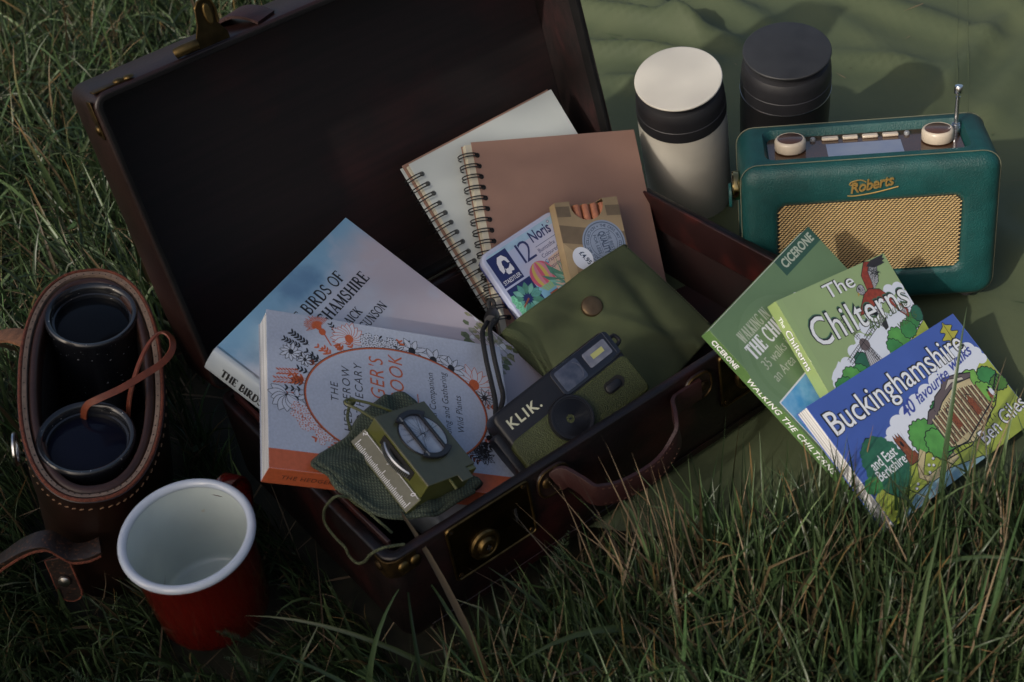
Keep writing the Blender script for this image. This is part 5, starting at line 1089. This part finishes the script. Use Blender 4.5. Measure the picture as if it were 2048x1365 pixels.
# ------------------------------------------------------------------ binocular case
BX, BY, BN = Vector((.9717, .1166, -.2057)), Vector((-.0836, .9832, .1625)), Vector((.2212, -.1407, .9650)); BC_ = Vector((-.3314, -.1124, .128))
BM = Matrix(((BX.x, BY.x, BN.x, BC_.x), (BX.y, BY.y, BN.y, BC_.y), (BX.z, BY.z, BN.z, BC_.z), (0, 0, 0, 1)))
bc_ = thing('binocular_case', 'brown leather binocular case standing open on the grass beside the lid', 'case', BM)
CLT = mat('case_brown', (.021, .009, .006), .34, vs=25, col2=(.012, .0055, .004), bump=.2, bs=300); RAW = mat('raw_leather', (.135, .034, .016), .85, .3, 400, bump=.8, bs=800); SUE = mat('suede_band', (.20, .14, .105), .9, .15, 200, bump=.4, bs=900); PAD = mat('padded_collar', (.040, .017, .012), .42, .2, 40, bump=.15, bs=300); LND = mat('case_inside', (.016, .010, .006), .9)
def sup(sa, sb, z, N=72, e=2.35, cy=.005, cx=.003):
    out = []
    for i in range(N):
        t = 2 * math.pi * i / N; ct, st_ = math.cos(t), math.sin(t)
        out.append((cx + sb * math.copysign(abs(ct) ** (2 / e), ct), cy + sa * math.copysign(abs(st_) ** (2 / e), st_), z))
    return out
SA, SB = .1235, .0555
q = MB(); q.loft([sup(SA * k, SB * k2, z) for k, k2, z in ((.90, .86, -.132), (.95, .93, -.131), (.97, .96, -.127), (.975, .97, -.09), (.98, .975, -.042), (.98, .975, -.038), (1.0, 1.0, -.0375), (1.0, 1.0, -.0005), (.995, .985, 0), (.965, .93, 0), (.96, .92, -.006), (.93, .86, -.10), (.92, .85, -.115))], True, True); sh = q.build('shell', CLT, bc_, smooth=True, angle=35)
q = MB(); q.tube(sup(SA * .985, SB * .965, .0004), .0015, 8, closed=True); q.build('raw_edge', RAW, sh, smooth=True)
q = MB(); q.loft([sup(SA * k, SB * k2, z) for k, k2, z in ((.968, .935, .0012), (.940, .875, .0006), (.934, .865, -.0040))], False, False); q.build('stitch_band', SUE, sh, smooth=True, angle=60)
q = MB(); q.loft([sup(SA * k, SB * k2, z) for k, k2, z in ((.934, .865, -.0040), (.925, .845, -.0010), (.900, .795, .0006), (.872, .745, -.0002), (.860, .725, -.0040), (.856, .72, -.020), (.86, .74, -.10))], False, False); q.build('padded_collar', PAD, sh, smooth=True, angle=60)
q = MB(); q.loft([sup(SA * .853, SB * .715, -.018), sup(SA * .84, SB * .70, -.108)], False, True); q.build('lining', LND, sh, smooth=True)
hq = MB(); hq.lathe([(.0006, 0), (.0004, .0001)], 8, cap0=False); h0 = None
for k, p in enumerate(sup(SA * .945, SB * .905, .0012, 70)):
    if h0 is None: h0 = hq.build('stitch_hole', DARK, sh); h0.location = (p[0], p[1], p[2])
    else: inst(h0, sh, p)
s0 = None; TAN = mat('tan_thread', (.22, .12, .06), .8)
op = sup(SA * 1.004, SB * 1.008, -.0075, 70)
for k in range(70):
    p = Vector(op[k]); t = Vector(op[(k + 1) % 70]) - Vector(op[k - 1]); an = math.atan2(t.y, t.x)
    if s0 is None:
        s0 = MB(); s0.tube([(-.0015, 0, -.0006), (.0015, 0, .0006)], .00045, 5); s0 = s0.build('stitch', TAN, sh); s0.location = p; s0.rotation_euler = (0, 0, an)
    else: s1 = inst(s0, sh, p); s1.rotation_euler = (0, 0, an)
def wl(p): return BM.inverted() @ Vector(p)
CRK = mat('cracked_leather', (.016, .009, .007), .5, vs=420, col2=(.085, .034, .016), lo=.56, hi=.66, detail=8, bump=.6, bs=250)
SP = [wl(p) for p in spline([(-.4250, -.222, .048), (-.4065, -.225, .0635), (-.3959, -.228, .0717), (-.3813, -.231, .0805), (-.3701, -.233, .0850), (-.3606, -.234, .0845), (-.3543, -.235, .077), (-.3477, -.236, .0700), (-.3364, -.236, .0684), (-.3265, -.234, .0696)], 8)]
q = MB(); q.tube(SP, 0, flat=(.0085, .0016), up=lambda i: (BM.inverted().to_3x3() @ Vector((-(SP[min(i + 1, len(SP) - 1)] - SP[max(i - 1, 0)]).z, 0, 1)))); q.build('closing_strap', CRK, bc_, smooth=True, angle=40)
q = MB(); q.tube([p + wl((0, 0, 0)) * 0 + Vector((0, -.0085, -.0012)) for p in SP], .0012, 6); q.build('strap_edge', RAW, bc_, smooth=True)
tb_ = [(-.0085, .018), (.0085, .018), (.0085, -.016), (.0075, -.0205), (.0045, -.0238), (0, -.025), (-.0045, -.0238), (-.0075, -.0205), (-.0085, -.016)]
TBM = Matrix.Translation(wl((-.3640, -.2300, .0425))) @ (BM.inverted().to_3x3() @ Matrix(((1, 0, 0), (0, .12, -.99), (0, .99, .12)))).to_4x4()
q = MB(); q.loft([[(x, y, 0) for x, y in tb_], [(x, y, .0022) for x, y in tb_]]); tb = q.build('stud_tab', CRK, bc_, bevel=.0004); tb.matrix_local = TBM
q = MB(); q.tube([(x, y, .0014) for x, y in tb_], .0011, 6, closed=True); q.build('tab_edge', RAW, tb, smooth=True)
q = MB(); q.lathe([(.0038, .0022), (.0048, .0034), (.0044, .0052), (.0025, .0062), (.0002, .0064)], 20, (0, -.003, 0), cap0=False); q.build('stud', mat('nickel', (.45, .43, .40), .3, .1, 200, metal=1.0), tb, smooth=True)
q = MB(); q.tube([(-.0575, -.035 + .012 * math.cos(t), -.030 + .012 * math.sin(t)) for t in (2 * math.pi * i / 24 for i in range(24))], .0018, 8, closed=True); q.build('strap_ring', SIL, bc_, smooth=True)
q = MB(); q.tube([wl(p) for p in spline([(-.392, -.030, .118), (-.415, -.012, .115), (-.445, .004, .100), (-.480, .015, .070), (-.505, .02, .03)], 8)], 0, flat=(.0085, .0016), up=(0, 0, 1)); q.build('carrying_strap', mat('strap_tan', (.17, .075, .035), .7, .3, 200, bump=.5, bs=500), bc_, smooth=True, angle=40)
# ------------------------------------------------------------------ binoculars inside it
bn_ = thing('binoculars', 'old black binoculars standing in the leather case, lenses up', 'binoculars', BM)
BRM = mat('worn_black_rim', (.010, .011, .014), .25, vs=300, col2=(.36, .36, .36), lo=.685, hi=.72, detail=6, coat=.6); BBL = mat('binocular_black', (.010, .010, .011), .5, .2, 200, bump=.4, bs=900)
for (X, Y, R, col) in ((.0045, .0745, .0372, (.004, .005, .007)), (-.0020, -.0561, .0366, (.005, .006, .014))):
    z = -.0010
    q = MB(); q.lathe([(R * .92, -.100), (R * .93, z - .018), (R * .97, z - .0175), (R * .985, z - .004), (R, z - .002), (R * 1.0, z - .0005), (R * .99, z + .0014), (R * .955, z + .0026), (R * .90, z + .0022), (R * .855, z + .0004), (R * .835, z - .0050), (R * .80, z - .0055), (R * .78, z - .0085)], 64, (X, Y, 0), cap1=False); ba = q.build('barrel', BRM, bn_, smooth=True, angle=40)
    q = MB(); q.lathe([(R * .80, z - .0085), (R * .60, z - .0070), (R * .3, z - .0060), (.0003, z - .0057)], 56, (X, Y, 0), cap0=False); q.build('lens', mat('objective_%d' % (1000 * R + Y * 100), col, .12, spec=.2), ba, smooth=True, angle=60)
q = MB(); q.tube([(.0117, .05, -.075), (.004, .01, -.070), (-.0039, -.03, -.075)], .016, 14); q.build('bridge', BBL, bn_, smooth=True)
ST2 = mat('thin_strap_leather', (.16, .036, .014), .45, .15, 120, bump=.3, bs=500); ST3 = ST2
SPp = [wl(p) + Vector((0, 0, .004 * min(1, max(0, i - 4) / 12, max(0, 156 - i) / 30))) for i, p in enumerate(spline([(-.338, -.140, .108), (-.3310, -.1400, .1230), (-.3188, -.1390, .1275), (-.3029, -.1334, .1286), (-.2869, -.1234, .1290), (-.2724, -.1120, .1290), (-.2650, -.1010, .1300), (-.2640, -.0900, .1330), (-.2700, -.0820, .1360), (-.2775, -.0845, .1360), (-.2859, -.0990, .1330), (-.2945, -.1181, .1250), (-.3010, -.1310, .1140), (-.3060, -.1390, .0980)], 12))]
q = MB(); q.tube(SPp, 0, flat=(.0027, .0008), up0=(-.3, -.5, .8)); q.build('neck_strap', ST2, bn_, smooth=True, angle=40)
# ------------------------------------------------------------------ grass
def blade_mat(name, rough=.5, trans=.35):
    m = bpy.data.materials.new(name); m.use_nodes = True; n = m.node_tree.nodes; l = m.node_tree.links; b = n['Principled BSDF']
    at = n.new('ShaderNodeAttribute'); at.attribute_name = 'tint'; at.attribute_type = 'GEOMETRY'
    l.new(at.outputs['Color'], b.inputs['Base Color']); b.inputs['Roughness'].default_value = rough; b.inputs['Specular IOR Level'].default_value = .4
    tr = n.new('ShaderNodeBsdfTranslucent'); l.new(at.outputs['Color'], tr.inputs['Color'])
    mx = n.new('ShaderNodeMixShader'); mx.inputs[0].default_value = trans; out = n['Material Output']
    l.new(b.outputs[0], mx.inputs[1]); l.new(tr.outputs[0], mx.inputs[2]); l.new(mx.outputs[0], out.inputs['Surface']); return m
def strips(name, root, length, heading, lean, curl, width, col, m, seg=6, kink=None, label=None):
    """curved tapering blades, all joined: arrays of one value per blade"""
    N = len(root); s = np.linspace(0, 1, seg + 1)[None, :]
    hd = np.stack([np.cos(heading), np.sin(heading)], 1)
    th = lean[:, None] + curl[:, None] * s ** 1.5                      # angle from vertical along the blade
    if kink is not None: th = th + kink[:, None] * (s > .62)
    ds = length[:, None] / seg
    dx = np.sin(th) * ds; dz = np.cos(th) * ds
    X = np.concatenate([np.zeros((N, 1)), np.cumsum(dx[:, :-1], 1)], 1); Z = np.concatenate([np.zeros((N, 1)), np.cumsum(dz[:, :-1], 1)], 1)
    P = np.empty((N, seg + 1, 3)); P[:, :, 0] = root[:, 0:1] + X * hd[:, 0:1]; P[:, :, 1] = root[:, 1:2] + X * hd[:, 1:2]; P[:, :, 2] = root[:, 2:3] + Z
    tw = rng.uniform(-1.2, 1.2, N)[:, None] + rng.uniform(-.9, .9, N)[:, None] * s
    sd = np.stack([-hd[:, 1:2] * np.cos(tw) + hd[:, 0:1] * np.sin(tw) * np.cos(th), hd[:, 0:1] * np.cos(tw) + hd[:, 1:2] * np.sin(tw) * np.cos(th), -np.sin(tw) * np.sin(th)], 2)
    prof = (np.minimum(1, .55 + 1.6 * s) * (1 - s ** 2.6)) ; prof[:, -1] = .04
    wv = width[:, None, None] * prof[:, :, None] * .5
    fold = np.cross(sd, np.stack([np.sin(th) * hd[:, 0:1], np.sin(th) * hd[:, 1:2], np.cos(th)], 2)) * wv * .35
    V = np.stack([P - sd * wv, P + fold, P + sd * wv], 2).reshape(-1, 3)
    k = np.arange(N)[:, None, None] * (seg + 1) * 3; r = np.arange(seg)[None, :, None] * 3; c = np.array([[0, 1]]).reshape(1, 1, 2)
    a = (k + r + c).reshape(-1); F = np.stack([a, a + 1, a + 4, a + 3], 1)
    me = bpy.data.meshes.new(name); me.vertices.add(len(V)); me.vertices.foreach_set('co', V.ravel()); me.loops.add(F.size); me.loops.foreach_set('vertex_index', F.ravel().astype(np.int32))
    me.polygons.add(len(F)); me.polygons.foreach_set('loop_start', np.arange(0, F.size, 4, dtype=np.int32)); me.polygons.foreach_set('use_smooth', np.ones(len(F), bool)); me.update(calc_edges=True)
    at = me.attributes.new('tint', 'FLOAT_COLOR', 'POINT'); cc = np.repeat(col[:, None, :], (seg + 1) * 3, 1)
    tip = np.repeat(np.repeat(s, N, 0)[:, :, None], 3, 2).reshape(N, -1); dry = rng.random(N) < .09
    mixf = (np.clip((tip - .62) / .3, 0, 1) * dry[:, None])[:, :, None]; tan = np.array([.20, .115, .045])
    cc = cc * (1 - mixf) + tan * mixf
    rgba = np.concatenate([cc, np.ones((*cc.shape[:2], 1))], 2); at.data.foreach_set('color', rgba.astype(np.float32).ravel())
    me.materials.append(m); o = bpy.data.objects.new(name, me); COL.objects.link(o); o['kind'] = 'stuff'
    if label: o['label'] = label; o['category'] = 'grass'
    return o
cM = np.array(CASE_M); cT = np.array(CASE_T); bM = np.array(BM)[:3, :3]; bT = np.array(BC_)
fx = np.array([p[0] for p in FRONT]); fy = np.array([p[1] for p in FRONT])
def free(x, y, pad=.006):
    ok = np.ones(len(x), bool)
    L = (np.stack([x, y, np.zeros_like(x)], 1) - cT) @ cM
    ok &= ~((L[:, 0] > -pad) & (L[:, 0] < CL + pad) & (L[:, 1] > -pad) & (L[:, 1] < CD + pad))
    # under the open lid blades would stand through its shell
    ok &= ~((L[:, 0] > -.004) & (L[:, 0] < CL + .004) & (L[:, 1] > CD - .01) & (L[:, 1] < CD + .150))
    ok &= (x + .2522 - .004) ** 2 + (y + .2660 - .013) ** 2 > (.0465 + pad * .5) ** 2
    B = (np.stack([x, y, np.zeros_like(x)], 1) - (bT - bM[:, 2] * .128)) @ bM
    ok &= (np.abs(B[:, 0] / (SB + .006)) ** 2.3 + np.abs(B[:, 1] / (SA + .008)) ** 2.3) > 1
    bl_ = (y > np.interp(x, fx, fy) - .002) & (x > np.where(y > .05, .022, .03 - .05 * (.05 - y) / .27 - .005))
    return ok & ~bl_
def scatter(n, x0, x1, y0, y1):
    x = rng.uniform(x0, x1, n); y = rng.uniform(y0, y1, n); k = free(x, y); return x[k], y[k]
GM = blade_mat('grass_blades', .36, .28); DM = blade_mat('dry_grass', .7, .2)
def greens(n):
    t = rng.random((n, 1)); v = rng.uniform(.5, 1.0, (n, 1)) + (rng.random((n, 1)) < .30) * rng.uniform(.4, 1.4, (n, 1))
    g_ = (np.array([.030, .060, .022]) * (1 - t) + np.array([.066, .095, .040]) * t) * v
    d_ = rng.random((n, 1)) < .07; return np.where(d_, np.array([.13, .095, .05]) * rng.uniform(.4, 1.1, (n, 1)), g_)
def nz(x, y, s, o=0.0): return np.array([noise.noise(Vector((a * s + o, b * s - o, 1.3 + o))) for a, b in zip(x, y)])
GZ = -.030
def lawn(n, x0, x1, y0, y1, hl, hh, w0, w1, lean0, lean1, curl0, curl1, name, label, seg=6):
    x, y = scatter(n, x0, x1, y0, y1); N = len(x)
    f = nz(x, y, 6); g2 = nz(x, y, 9, 5.0)
    h = rng.uniform(hl, hh, N) * (1 + .45 * f)
    # shorter beside the things so that they stay readable
    L = (np.stack([x, y, np.zeros_like(x)], 1) - cT) @ cM
    # keep clear of what stands in front of the suitcase and of the mug and binocular case
    near = ((L[:, 0] > -.02) & (L[:, 0] < CL) & (L[:, 1] > -.075) & (L[:, 1] < 0)) | ((L[:, 1] > -.03) & (L[:, 1] < CD) & (L[:, 0] > -.09) & (L[:, 0] < 0))
    h = np.where(near, h * np.where(L[:, 1] < 0, .62, .75), h)
    md = (x + .252) ** 2 + (y + .266) ** 2 < .105 ** 2; h = np.where(md, h * .85, h)
    gd = (x > .19) & (y > -.36) & (y < -.2); h = np.where(gd, h * .62, h)
    bd = (x > -.44) & (x < -.28) & (y > -.36) & (y < -.20); h = np.where(bd, h * .75, h)
    hd = rng.uniform(0, 6.283, N); pref = 1.3 + 3.5 * g2; hd = np.where(rng.random(N) < .35, pref + rng.normal(0, .6, N), hd)
    # blades beside a thing lean away from it
    jit = rng.normal(0, .55, N)
    mr = np.hypot(x + .248, y + .253); hd = np.where(mr < .115, np.arctan2(y + .253, x + .248) + jit, hd)
    br = np.hypot((x + .36) * 1.6, (y + .095) * .8); hd = np.where((br < .17) & (mr > .08), np.arctan2(y + .095, x + .36) + jit, hd)
    ca_ = math.atan2(CASE_M[1][0], CASE_M[0][0]); ins = (L[:, 1] > -.02) & (L[:, 1] < CD + .02); inx = (L[:, 0] > -.02) & (L[:, 0] < CL + .02)
    hd = np.where(ins & (L[:, 0] < 0) & (L[:, 0] > -.09), ca_ + math.pi + jit, hd); hd = np.where(inx & (L[:, 1] < 0) & (L[:, 1] > -.09), ca_ - math.pi / 2 + jit * 1.3, hd)
    hd = np.where(inx & (L[:, 1] > CD) & (L[:, 1] < CD + .25), ca_ + math.pi / 2 + jit, hd)
    root = np.stack([x, y, GZ + rng.uniform(-.004, .004, N)], 1)
    # lean away from the things they touch
    closeby = (mr < .125) | (br < .19) | (ins & (L[:, 0] < 0) & (L[:, 0] > -.1)) | (inx & (L[:, 1] < 0) & (L[:, 1] > -.1))
    return strips(name, root, h, hd, np.abs(rng.normal(lean0, lean1, N)) * np.where(closeby, .45, 1), rng.normal(curl0, curl1, N), rng.uniform(w0, w1, N), greens(N), GM, seg, kink=np.where(rng.random(N) < .22, rng.uniform(-.4, 1.6, N), 0), label=label)
lawn(7000, -1.3, 1.3, -1.0, 1.6, .045, .105, .0020, .0048, .75, .50, .7, .8, 'grass', 'meadow grass away from the suitcase', 5)
ZF = (-.75, .90, -.66, -.02); ZB_ = (-.85, .06, -.02, 1.10)
lawn(15500, *ZF, .045, .105, .0008, .0020, .85, .55, .8, 1.0, 'grass', 'fine tangled grass in front of the suitcase and round the mug', 6)
lawn(11200, *ZF, .045, .110, .0020, .0046, .70, .50, .8, .9, 'grass', 'broader grass blades in front of the suitcase and round the mug', 6)
lawn(9000, -.55, .10, -.50, -.08, .045, .085, .0010, .0030, .55, .35, .6, .7, 'grass', 'grass close round the mug and the front of the suitcase', 6)
lawn(9000, *ZB_, .05, .13, .0009, .0022, .80, .50, .9, 1.0, 'grass', 'fine tangled grass behind the suitcase lid', 6)
lawn(6500, *ZB_, .06, .16, .0022, .0054, .60, .45, 1.0, .9, 'grass', 'long broad grass blades behind the suitcase lid', 7)
# the tufts in front of the blanket, fanning upwards
def tuft(cx, cy, n, r, hl, hh, hd0, hs, lean, name='grass', label='tall grass tufts in front of the blanket', w=(.0018, .0040), dry=False, spread=.35):
    a_ = rng.uniform(0, 6.283, n); q_ = np.sqrt(rng.random(n)) * r; x = cx + q_ * np.cos(a_) * 1.8; y = cy + q_ * np.sin(a_) * .8; k = free(x, y, .002); x, y = x[k], y[k]; N = len(x)
    return x, y, rng.uniform(hl, hh, N), rng.normal(hd0, hs, N), np.abs(rng.normal(lean, spread, N)), rng.normal(.35, .35, N), rng.uniform(w[0], w[1], N)
T_ = [tuft(*a_) for a_ in ((.13, -.320, 200, .05, .07, .125, 1.6, .9, .25), (.20, -.335, 220, .045, .07, .13, 1.2, .8, .25), (.265, -.352, 110, .04, .05, .095, 1.0, .8, .3), (.315, -.335, 46, .03, .07, .135, 1.0, .7, .22), (.36, -.325, 50, .035, .05, .11, 1.0, .7, .25), (.06, -.330, 140, .045, .05, .10, 2.0, 1.0, .3), (.17, -.40, 260, .07, .06, .11, 1.4, 1.2, .35), (.28, -.41, 260, .06, .06, .12, 1.2, 1.2, .35), (.0, -.39, 220, .07, .05, .10, 1.6, 1.3, .4), (.40, -.34, 200, .06, .06, .13, 1.2, 1.0, .3))]
A_ = [np.concatenate([t[i] for t in T_]) for i in range(7)]; N = len(A_[0])
strips('grass', np.stack([A_[0], A_[1], np.full(N, GZ)], 1), A_[2], A_[3], A_[4], A_[5], A_[6], greens(N), GM, 7, kink=np.where(rng.random(N) < .15, rng.uniform(.3, 1.1, N), 0), label='tall green grass tufts in front of the blanket edge')
# dry stalks and straw
def dry_cols(n):
    t = rng.random((n, 1)); return (np.array([.13, .088, .052]) * (1 - t) + np.array([.29, .22, .135]) * t) * rng.uniform(.45, 1.1, (n, 1))
x, y = scatter(4200, -.85, .5, -.56, 1.05); N = len(x)
strips('dry_grass', np.stack([x, y, np.full(N, GZ + .006)], 1), rng.uniform(.04, .11, N), rng.uniform(0, 6.283, N), rng.normal(1.05, .35, N), rng.normal(.2, .4, N), rng.uniform(.0008, .0022, N), dry_cols(N), DM, 5, label='dry brown grass mixed through the green')
T_ = [tuft(*a_, w=(.0010, .0022)) for a_ in ((.075, -.330, 26, .025, .10, .165, 2.3, .35, .30), (.22, -.37, 30, .05, .07, .13, .9, .5, .45), (.33, -.335, 12, .03, .09, .15, 1.1, .5, .35), (.17, -.37, 34, .06, .06, .12, 2.2, .8, .5), (.39, -.36, 16, .05, .09, .16, 1.3, .5, .4), (-.03, -.36, 34, .05, .07, .13, .3, .5, .95), (.28, -.43, 24, .06, .08, .15, .9, .5, .55))]
A_ = [np.concatenate([t[i] for t in T_]) for i in range(7)]; N = len(A_[0])
strips('dry_grass', np.stack([A_[0], A_[1], np.full(N, GZ + .004)], 1), A_[2], A_[3], A_[4], A_[5] * .3, A_[6], dry_cols(N), DM, 6, label='dry straw stalks standing in front of the blanket')
# broad leaves low in the front right
PLM = blade_mat('broad_leaf', .5, .2)
for k, (cx, cy, hd_, L_, w_) in enumerate(((.215, -.425, .95, .105, .022), (.245, -.428, 1.25, .085, .024))):
    q = MB(); S_ = 14; dirv = Vector((math.cos(hd_), math.sin(hd_), 0)); sdv = Vector((-dirv.y, dirv.x, 0))
    for i in range(S_ + 1):
        s = i / S_; ww = w_ * .5 * math.sin(math.pi * min(1, s * .93 + .04)) ** .8; z = -.028 + .050 * s - .018 * s * s
        c0 = Vector((cx, cy, z)) + dirv * L_ * s
        for j in (-1, -.5, 0, .5, 1): q.v.append(tuple(c0 + sdv * ww * j + Vector((0, 0, .35 * ww * abs(j) + .0015 * math.sin(9 * s + j)))))
    for i in range(S_):
        for j in range(4): a0 = i * 5 + j; q.f.append((a0, a0 + 1, a0 + 6, a0 + 5))
    pl_ = q.build('broad_leaf', PLM, smooth=True, angle=180); pl_.data.attributes.new('tint', 'FLOAT_COLOR', 'POINT').data.foreach_set('color', [v for _ in range(len(q.v)) for v in (.040, .075, .030, 1)])
    tag(pl_, ('long broad green leaf rising from the grass at the lower right', 'shorter broad green leaf just right of the longer one in the grass')[k], 'leaf')

# wide arching blades and feathery yarrow leaves among the grass
x, y = scatter(260, -.85, .30, -.30, .95); x2, y2 = scatter(60, -.45, .45, -.56, -.30); x = np.concatenate([x, x2]); y = np.concatenate([y, y2]); k = free(x, y, .05) & ((x + .25) ** 2 + (y + .26) ** 2 > .13 ** 2) & ((x + .35) ** 2 + ((y + .11) * .6) ** 2 > .15 ** 2); x, y = x[k], y[k]; N = len(x)
strips('grass', np.stack([x, y, np.full(N, GZ)], 1), rng.uniform(.10, .20, N), rng.uniform(0, 6.283, N), np.abs(rng.normal(.45, .3, N)), rng.uniform(.6, 2.0, N), rng.uniform(.0036, .0062, N), greens(N) * 1.2, GM, 10, label='wide arching grass blades scattered through the meadow')
R0, LN, HD, LE = [], [], [], []
xs, ys = scatter(170, -.75, .45, -.56, .9)
for cx, cy in zip(xs, ys):
    h0 = rng.uniform(0, 6.283); el = rng.uniform(.3, 1.0); Lf = rng.uniform(.03, .065); z0 = GZ + rng.uniform(.015, .05)
    for k in range(26):
        s_ = k / 25; px_ = cx + math.cos(h0) * Lf * s_ * math.cos(el); py_ = cy + math.sin(h0) * Lf * s_ * math.cos(el); pz_ = z0 + Lf * s_ * math.sin(el)
        for sg in (-1, 1):
            for j in range(2): R0.append((px_, py_, pz_)); LN.append(Lf * .17 * math.sin(math.pi * min(1, .12 + s_ * .86)) + .001); HD.append(h0 + sg * (.9 + .5 * j)); LE.append(1.1 - .5 * el + rng.normal(0, .25))
N = len(R0); strips('yarrow', np.array(R0), np.array(LN), np.array(HD), np.array(LE), np.zeros(N), np.full(N, .0008), np.tile(np.array([[.040, .070, .034]]), (N, 1)) * rng.uniform(.6, 1.2, (N, 1)), GM, 2, label='feathery green yarrow leaves low in the grass')

# loose straw and bits of grass fallen on the blanket
n = 70; x = rng.uniform(.05, .75, n); y = rng.uniform(-.2, .7, n); L = (np.stack([x, y, np.zeros(n)], 1) - cT) @ cM
k = (y > np.interp(x, fx, fy) + .02) & ~((L[:, 0] > -.01) & (L[:, 0] < CL + .01) & (L[:, 1] > -.01) & (L[:, 1] < CD + .16)) & ~((x > .18) & (x < .44) & (y > -.08) & (y < .22)); x, y = x[k], y[k]; N = len(x)
strips('straw', np.stack([x, y, np.array([blanket_z(a_, b_) + .0022 for a_, b_ in zip(x, y)])], 1), rng.uniform(.004, .026, N), rng.uniform(0, 6.283, N), rng.normal(1.57, .06, N), rng.normal(0, .15, N), rng.uniform(.0006, .0013, N), np.where(rng.random((N, 1)) < .6, dry_cols(N), greens(N)), DM, 3, label='bits of straw fallen on the blanket')

# single tall stalks and blades that stand in front of the guide books and the blanket
ST_ = [(.283, -.312, .175, .55, .30, 0), (.292, -.318, .165, .35, .22, 0), (.262, -.325, .120, 2.6, .16, 1), (.302, -.306, .150, .75, .34, 1), (.315, -.312, .135, .2, .30, 1), (.325, -.300, .125, 1.0, .20, 1), (.218, -.328, .150, 2.2, .10, 0), (.243, -.330, .115, .6, .35, 1), (.120, -.300, .125, 1.9, .18, 1), (.128, -.305, .115, 2.9, .25, 1), (.085, -.305, .135, 2.0, .20, 0), (.078, -.312, .150, 2.1, .28, 0), (.092, -.318, .120, 1.7, .30, 0), (.168, -.310, .095, 1.2, .30, 1), (.180, -.318, .105, .4, .40, 1), (.345, -.300, .120, .8, .25, 1), (.355, -.310, .140, .5, .45, 0), (-.005, -.350, .125, .15, 1.15, 0), (.012, -.372, .120, .55, 1.0, 0), (.03, -.345, .11, 2.6, 1.1, 0), (-.145, -.335, .10, 1.9, .5, 1), (-.185, -.320, .10, 1.2, .45, 1), (-.205, -.350, .085, .8, .5, 1), (-.31, -.30, .095, 1.0, .6, 0), (-.33, -.285, .07, 1.8, .4, 1)]
A_ = np.array(ST_); N = len(A_)
for fl_, nm_, m_, lb in ((0, 'dry_grass', DM, 'tall pale dry stalks in front of the guide books'), (1, 'grass', GM, 'single tall grass blades in front of the guide books')):
    B_ = A_[A_[:, 5] == fl_]; n = len(B_)
    strips(nm_, np.stack([B_[:, 0], B_[:, 1], np.full(n, GZ)], 1), B_[:, 2], B_[:, 3], B_[:, 4], rng.normal(.15, .15, n), np.full(n, .0017 if not fl_ else .0036), dry_cols(n) * 1.25 if not fl_ else greens(n) * 1.3, m_, 9, kink=np.where(rng.random(n) < .3, .5, 0), label=lb)

# clover among the grass
xs, ys = scatter(260, -.6, .45, -.56, .6); V, F, C_ = [], [], []
for cx, cy in zip(xs, ys):
    z0 = GZ + rng.uniform(.02, .045); r0 = rng.uniform(.004, .007); a0 = rng.uniform(0, 6.28); tl = rng.normal(0, .35, 2); sh_ = rng.uniform(.7, 1.2)
    for k in range(3):
        an = a0 + 2.094 * k; base_ = len(V)
        for j in range(9):
            t = 2 * math.pi * j / 8; u = .5 + .5 * math.cos(t); v_ = .46 * math.sin(t)
            if j == 8: u, v_ = .5, 0
            px_ = r0 * 1.3 * (u * math.cos(an) - v_ * math.sin(an)); py_ = r0 * 1.3 * (u * math.sin(an) + v_ * math.cos(an)); V.append((cx + px_, cy + py_, z0 + px_ * tl[0] + py_ * tl[1] + .0008 * u)); C_ += [.040 * sh_, .078 * sh_, .028 * sh_, 1]
        F += [(base_ + 8, base_ + j, base_ + (j + 1) % 8) for j in range(8)]
me = bpy.data.meshes.new('clover'); me.from_pydata(V, [], F); me.attributes.new('tint', 'FLOAT_COLOR', 'POINT').data.foreach_set('color', C_); me.materials.append(PLM)
cl_ = bpy.data.objects.new('clover', me); COL.objects.link(cl_); cl_['kind'] = 'stuff'; cl_['label'] = 'small clover leaves low in the grass'; cl_['category'] = 'clover'
